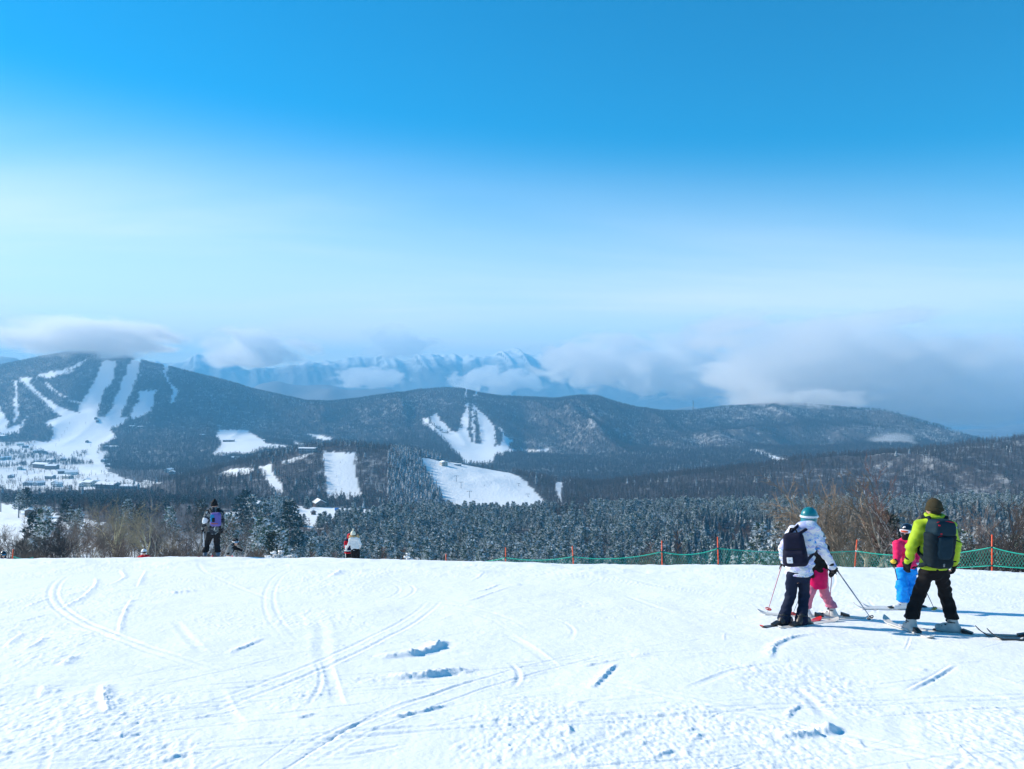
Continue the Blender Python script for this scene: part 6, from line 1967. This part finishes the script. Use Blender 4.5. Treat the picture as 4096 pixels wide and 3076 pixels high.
p.trousers(M_black2, wide=1.08, seed=61, wr=.012)
p.jacket(M_camo, hem=float(j(0, 1000)[2]), puff=1.05, sleeve=1.12, seed=62, wr=.006)
p.beanie(M_black2, 1.15, point=.07); p.boots(M_boot_blue, buckle=False); p.gloves(M_black2)
f = Field().cone(lerp(C['ash'], C['ael'], .66), lerp(C['ash'], C['ael'], .97), .094, .088, .01); p.child('armband', f, M_bib, .014)
c0 = j(530, 625, -.26); axs = (p.R, -p.Fw, p.U); base = c0 - UP * .22
pk = thing('backpack', 'purple pack with cyan and orange trim on the camouflage jacket', 'backpack', tuple(base))
item('bag', Field().box(c0, (.16, .085, .215), .07, axs, .02, taper=.05).wrinkle(.004, 24, 9), M_purple, base, pk, .013)
item('side_panel', Field().box(c0 - p.R * .075 + UP * .05 + axs[1] * .062, (.07, .035, .12), .03, axs), M_cyan_trim, base, pk, .012)
item('dark_panel', Field().box(c0 - p.R * .04 + UP * .0 + axs[1] * .080, (.045, .03, .07), .02, axs), M_black2, base, pk, .010)
item('bottom_trim', Field().box(c0 - UP * .115 + axs[1] * .072, (.115, .025, .020), .015, axs), M_orange_trim, base, pk, .010)
for sg in (-1, 1):
    sh2 = lerp(C['neck'], C['ash'] if sg < 0 else C['bsh'], .6)
    item('shoulder_strap', Field().chain([c0 + UP * .17 + p.R * sg * .09 - axs[1] * .05, sh2 + UP * .09 - p.Fw * .05, sh2 + UP * .08 + p.Fw * .07, sh2 - UP * .15 + p.Fw * .15, C['waist'] + p.R * sg * .19, c0 - UP * .15 + p.R * sg * .13 - axs[1] * .05], [.022] * 6, .01), M_black2, base, pk, .014)
q = j(245, 1560)
pole(C['awr'] + np.array((0, 0, .0)), q, 'white and black ski pole in the left hand of the camouflage skier', M_white_plastic, M_black_plastic, M_ski_red, r=.014)
pole(C['bwr'] + np.array((-.05, -.05, .35)), j(648, 1125, -.1), 'black ski pole tucked under the right arm of the camouflage skier', M_black_plastic, M_black_plastic, M_black_plastic, r=.014)
for c in 'ab':
    g = C[c + 'gr']
    ski(g[0], g[1], (-.1 if c == 'a' else .2, 1), 1.6, 'black ski with red tip under the camouflage skier, ' + ('left one' if c == 'a' else 'right one'), M_ski_black, M_ski_red, back=.45, lift=-.03)
# the child, bent over in front of him
j = PX(195, 495, .03914, 27.6)
K = dict(head=j(1035, 1205, -.02), neck=j(990, 1270), chest=j(960, 1330), waist=j(900, 1430), pelvis=j(860, 1510), ash=j(945, 1275, -.1), ael=j(870, 1350, -.15), awr=j(835, 1450, -.12), bsh=j(1010, 1330, .08), bel=j(1075, 1375, .1), bwr=j(1140, 1400, .1),
         ahip=j(830, 1530), bhip=j(895, 1540), akn=j(850, 1640, -.1), bkn=j(930, 1650, -.1), aan=j(800, 1790), ban=j(890, 1800))
for c in 'ab':
    x, y = K[c + 'an'][0], K[c + 'an'][1]; K[c + 'an'][2] = float(fore(x, y)) + .12; K[c + 'gr'] = np.array((x, y, float(fore(x, y)) + .02)); K[c + 'kn'][2] = max(K[c + 'kn'][2], K[c + 'an'][2] + .2)
p = Person(K, (.75, -.5), 'child in black and grey suit bending forward beside the camouflage skier', s=.66, vox=.015, look=(.5, -.7))
p.trousers(M_grey_cloth, seed=71); p.jacket(M_black2, hem=float(j(0, 1500)[2]), seed=72, sleeve=.95)
f = Field().chain([K['ash'], K['ael'], K['awr']], [.066, .056, .045], .02); p.child('sleeve', f, M_grey_cloth, .013)
p.helmet(M_black2, M_white_plastic, M_cyan_trim); p.boots(M_boot_blue, buckle=False); p.gloves(M_black2)
pole(C['bwr'] + np.array((.03, .05, .0)), j(1150, 1250, -.05), 'thin dark pole held out from the camouflage skier to the bending child', M_black_plastic, M_black_plastic, M_black_plastic, r=.012)

# ------------------------------------------------------------------ white coat and red helmet beyond the brow
def stand(J, s, d, h_hip=.80):
    """legs straight down to the snow"""
    for c in 'ab':
        x, y = J[c + 'hip'][0], J[c + 'hip'][1]
        z = float(fore(x, y)) if y < 36 else min(float(fore(x, y)), float(height_at(x, y)))
        J[c + 'gr'] = np.array((x, y, z + .02)); J[c + 'an'] = np.array((x, y, z + .12 * s)); J[c + 'kn'] = lerp(J[c + 'hip'], J[c + 'an'], .5) + np.array((0, .05, 0))
j = PX(340, 522.5, .02258, 34.0)
N = dict(head=j(580, 530), neck=j(625, 660), chest=j(640, 790), waist=j(660, 1060), pelvis=j(670, 1250), ash=j(470, 750), ael=j(400, 960, -.05), awr=j(290, 1110, .1), bsh=j(800, 740), bel=j(900, 960), bwr=j(870, 1090, .10), ahip=j(590, 1290), bhip=j(770, 1290))
stand(N, 1.0, 34)
p = Person(N, (-.15, 1), 'person in white coat with cream pompom hat seen from behind on the brow', vox=.017)
p.trousers(M_black, wide=1.05, seed=81); p.jacket(M_white_cloth, hem=float(j(0, 1290)[2]), puff=.90, open_k=1.02, sleeve=.80, seed=82, wr=.004, collar=False)
f = Field().chain([N['neck'] + (p.R * math.sin(q) * .17 + p.Fw * math.cos(q) * .10) + UP * .03 for q in np.linspace(.7, 5.5, 13)], [.048] * 13, .02).wrinkle(.010, 60, 7, (1, 1, 1)); p.child('fur_trim', f, M_fur, .014, 1)
f = Field().ball(N['neck'] - UP * .03 - p.Fw * .09, (.16, .08, .10), .02, (p.R, p.Fw, p.U)).wrinkle(.008, 25, 4); p.child('hood', f, M_white_cloth)
p.beanie(M_cream, 1.15, pom=M_cream); p.boots(M_boot_black, buckle=False); p.gloves(M_white_cloth)
p.child('hair', Field().ball(N['head'] - UP * .03 - p.hF * .03, (.085, .08, .10), .02), M_hair, .014)
j = PX(340, 522.5, .02258, 34.9)
N2 = dict(head=j(425, 620), neck=j(400, 720), chest=j(380, 810), waist=j(370, 1030), pelvis=j(370, 1190), ash=j(290, 800), ael=j(235, 990), awr=j(225, 1180, .1), bsh=j(480, 800), bel=j(520, 980), bwr=j(520, 1180, .1), ahip=j(330, 1250), bhip=j(440, 1250))
stand(N2, .8, 35)
p = Person(N2, (-.3, 1), 'child in navy jacket with red helmet half hidden by the white coat', s=.82, vox=.017)
p.trousers(M_black, seed=91); p.jacket(M_navy_jacket, hem=float(j(0, 1250)[2]), seed=92); p.helmet(M_red_cloth); p.boots(M_boot_black, buckle=False); p.gloves(M_black2)
f = Field().chain([N2['waist'] * .15 + N2['pelvis'] * .85 - UP * .06 + (p.R * math.sin(q) * .15 + p.Fw * math.cos(q) * .12) for q in np.linspace(0, 6.28, 17)], [.022] * 17, .01); p.child('harness_belt', f, M_white_plastic, .014)
f = Field().chain([N2['pelvis'] - UP * .13 + (p.R * math.sin(q) * .15 + p.Fw * math.cos(q) * .12) for q in np.linspace(0, 6.28, 17)], [.026] * 17, .01); p.child('red_hem', f, M_red_cloth, .014)
f = Field().chain([N2['ash'] + UP * .09, N2['ash'] + UP * .02 - p.Fw * .09], [.022, .022], .01); p.child('shoulder_piping', f, M_white_plastic, .012)
c0 = j(270, 985, -.14); base = c0 - UP * .15
pk = thing('backpack', 'small red and white pack on the child in navy', 'backpack', tuple(base))
item('bag', Field().box(c0, (.085, .07, .15), .05, (p.R, -p.Fw, p.U), .02).wrinkle(.004, 24, 2), M_red_cloth, base, pk, .013)
item('white_panel', Field().box(c0 - UP * .04 - p.Fw * .055 - p.R * .03, (.03, .03, .05), .02, (p.R, -p.Fw, p.U)), M_white_plastic, base, pk, .011)
q = j(325, 1560)
pole(j(238, 1235), (q[0], q[1], snow_z(q[0], q[1])), 'white ski pole of the child in navy beside the white coat', M_white_plastic, M_white_plastic, M_white_plastic, r=.016)

# ------------------------------------------------------------------ two skiers whose heads just show over the brow
def half_hidden(px, ytop, d, label, helmet, jacket, lens, fwd, s=1.0, seed=1):
    top = np.array(P(px, ytop, d)); x, y = top[0], top[1]
    H = lambda dx, dz, dy=0.: top + np.array((dx * s, dy, dz * s))
    J = dict(head=H(0, -.13), neck=H(0, -.27), chest=H(0, -.42), waist=H(0, -.70), pelvis=H(0, -.88), ash=H(-.17, -.34), ael=H(-.25, -.60), awr=H(-.22, -.80, -.2), bsh=H(.17, -.34), bel=H(.25, -.60), bwr=H(.22, -.80, -.2), ahip=H(-.09, -.92), bhip=H(.09, -.92))
    stand(J, s, d)
    p = Person(J, fwd, label, s=s, vox=.018)
    p.trousers(M_black2, seed=seed); p.jacket(jacket, hem=float(H(0, -.92)[2]), seed=seed + 1); p.helmet(helmet, M_black_plastic, lens); p.boots(M_boot_black, buckle=False); p.gloves(M_black2)
half_hidden(144, 549.4, 33.5, 'head of a skier in white helmet and red jacket just over the brow', M_white_plastic, M_red_cloth, M_black_plastic, (.5, -.8), .95, 101)
half_hidden(3.5, 551.6, 32.0, 'head of a skier in black helmet and navy jacket at the left edge', M_helmet_black, M_navy_jacket, M_cyan_trim, (.6, -.8), .95, 111)

# ------------------------------------------------------------------ safety fence: orange poles, green net
M_orange = simple('orange_pole', (0.80, 0.085, 0.015), .5, .12)
M_net = simple('green_net', (0.0, 0.30, 0.22), .6, .1)
M_cord = simple('green_cord', (0.0, 0.42, 0.30), .5, .1)
poles_px = [(446, 554, 446), (505.7, 547.4, 505.7), (572.3, 546, 575), (661.8, 540.6, 662.3), (717.6, 537, 718.6), (857, 539.8, 853.5), (992, 534.6, 992), (1110, 531, 1110)]
FP = []
for k, (px, yt, pb) in enumerate(poles_px):
    best = None
    for d in np.arange(24, 44, .1):                     # the depth at which a 1.32 m pole reaches that picture row
        x = (px - CX) / F * d; g = float(fore(x, d)) - .12 * (d > 34)
        e = abs(EYE + d * (CY - yt) / F - g - 1.32)
        if best is None or e < best[0]: best = (e, d, g)
    _, d, g = best
    top = P(px, yt, d); bot = Vector(((pb - CX) / F * d, d, g - .25))
    FP.append((top, bot))
    lb = ('lowest orange pole end showing far left of the fence', 'orange fence pole first from the left with net on both sides', 'leaning orange fence pole second from the left', 'orange fence pole midway along the net', 'orange fence pole left of the teal helmet skier',
          'leaning orange fence pole with wraps between the two adults', 'tall orange fence pole near the right edge', 'orange fence pole beyond the right edge')[k]
    if k == 7: pass
    o = thing('fence_pole', lb, 'fence pole', tuple(bot))
    lathe_tube('shaft', [Vector((0, 0, 0)), (top - bot) * .5, top - bot], [.024, .023, .022], M_orange, o, 10)
    for t_ in (.36, .74):
        q = (top - bot) * t_; dv = (top - bot).normalized()
        lathe_tube('tie', [q - dv * .03, q + dv * .03], [.030, .030], M_white_plastic if k == 5 else M_black_plastic, o, 8)
def net(a, b, label, sag=.16, seed=0):
    (t0, b0), (t1, b1) = a, b
    r = random.Random(seed)
    hi0, hi1 = b0.lerp(t0, .74), b1.lerp(t1, .74); lo0, lo1 = b0.lerp(t0, .36), b1.lerp(t1, .36)
    o = thing('safety_net', label, 'net', tuple(lo0))
    n = 24
    hi = [hi0.lerp(hi1, i / n) - Vector((0, 0, sag * 4 * (i / n) * (1 - i / n))) - lo0 for i in range(n + 1)]
    lo = [lo0.lerp(lo1, i / n) - Vector((0, 0, sag * .35 * 4 * (i / n) * (1 - i / n))) - lo0 for i in range(n + 1)]
    lathe_tube('top_rope', hi, [.017] * (n + 1), M_cord, o, 6); lathe_tube('bottom_rope', lo, [.015] * (n + 1), M_cord, o, 6)
    L = (hi1 - hi0).length; T = []
    at = lambda s_, v: (lambda i, f: (lo[i].lerp(lo[i + 1], f)).lerp(hi[i].lerp(hi[i + 1], f), v))(min(int(s_ * n), n - 1), s_ * n - min(int(s_ * n), n - 1))
    m = max(8, int(L / .09)); rows = 6
    for i in range(m):
        for q in range(rows):
            v0, v1 = q / rows, (q + 1) / rows
            s0 = i / m; s1 = min(1, (i + .5) / m)
            A_, B_ = (s0, s1) if q % 2 == 0 else (s1, s0)
            wob = Vector((0, .02 * math.sin(i * .7 + q), 0))
            tube(T, at(A_, v0) + wob, at(B_, v1) + wob, .0045, .0045, 3)
            C_ = min(1, (i + (1 if q % 2 == 0 else .5)) / m); D_ = min(1, (i + (.5 if q % 2 == 0 else 1)) / m)
            tube(T, at(C_, v0) + wob, at(D_, v1) + wob, .0045, .0045, 3)
    obj('mesh', tri_mesh('mesh', T), M_net, o)
nl = ('far left end of the green net dipping below the brow', 'green net between first and second orange poles from the left', 'green net right of the leaning second orange pole', 'short green net left of the printed jacket skier', 'green net passing behind the printed jacket skier',
      'green net behind the child in pink and the lime jacket skier', 'green net running off the right edge')
for k in range(7): net(FP[k], FP[k + 1], nl[k], (.10, .12, .16, .16, .10, .22, .30)[k], k)
# loose roll of net at the left edge
a = (P(12.5, 552.5, 31), P(11.8, 560, 31)); b_ = (P(33, 556, 33), P(33, 562, 33))
net((a[0], a[1] - Vector((0, 0, .2))), (b_[0], b_[1]), 'piece of green net at the left edge of the brow', .08, 9)
o = thing('fence_pole', 'short orange pole at the left edge holding the green net', 'fence pole', tuple(a[1] - Vector((0, 0, .3))))
lathe_tube('shaft', [Vector((0, 0, 0)), a[0] - a[1] + Vector((.02, 0, .42))], [.024, .022], M_orange, o, 10)

# ------------------------------------------------------------------ tiny skiers far off on the near piste
f = Field().cone((0, 0, .85), (0, 0, 1.35), .17, .2, .05).ball((0, 0, 1.62), .13, .05)
for sg in (-1, 1): f.cone((sg * .08, 0, .85), (sg * .14, .05, .05), .10, .08, .04).cone((sg * .2, 0, 1.38), (sg * .32, .15, .95), .07, .06, .04)
tiny = f.mesh('person', .05); tiny.materials.append(M_black2)
for k, (x, y, zf) in enumerate(((1045, 1118, Z4), (880, 1195, Z4), (480, 1030, Z4), (450, 1024, Z4), (1160, 1200, Z4), (1235, 1285, Z4), (700, 1068, Z4), (1330, 1010, Z3), (1300, 1120, Z3))):
    px, py = zf((x, y))[0]
    q = ground_point(px, py, 800, 1200)
    o = obj('person', tiny); o.location = q; o.rotation_euler = (0, 0, k * .9)
    tag(o, 'tiny dark skier standing on a far white piste of the low hill', 'person', 'tiny skiers on the low hill')
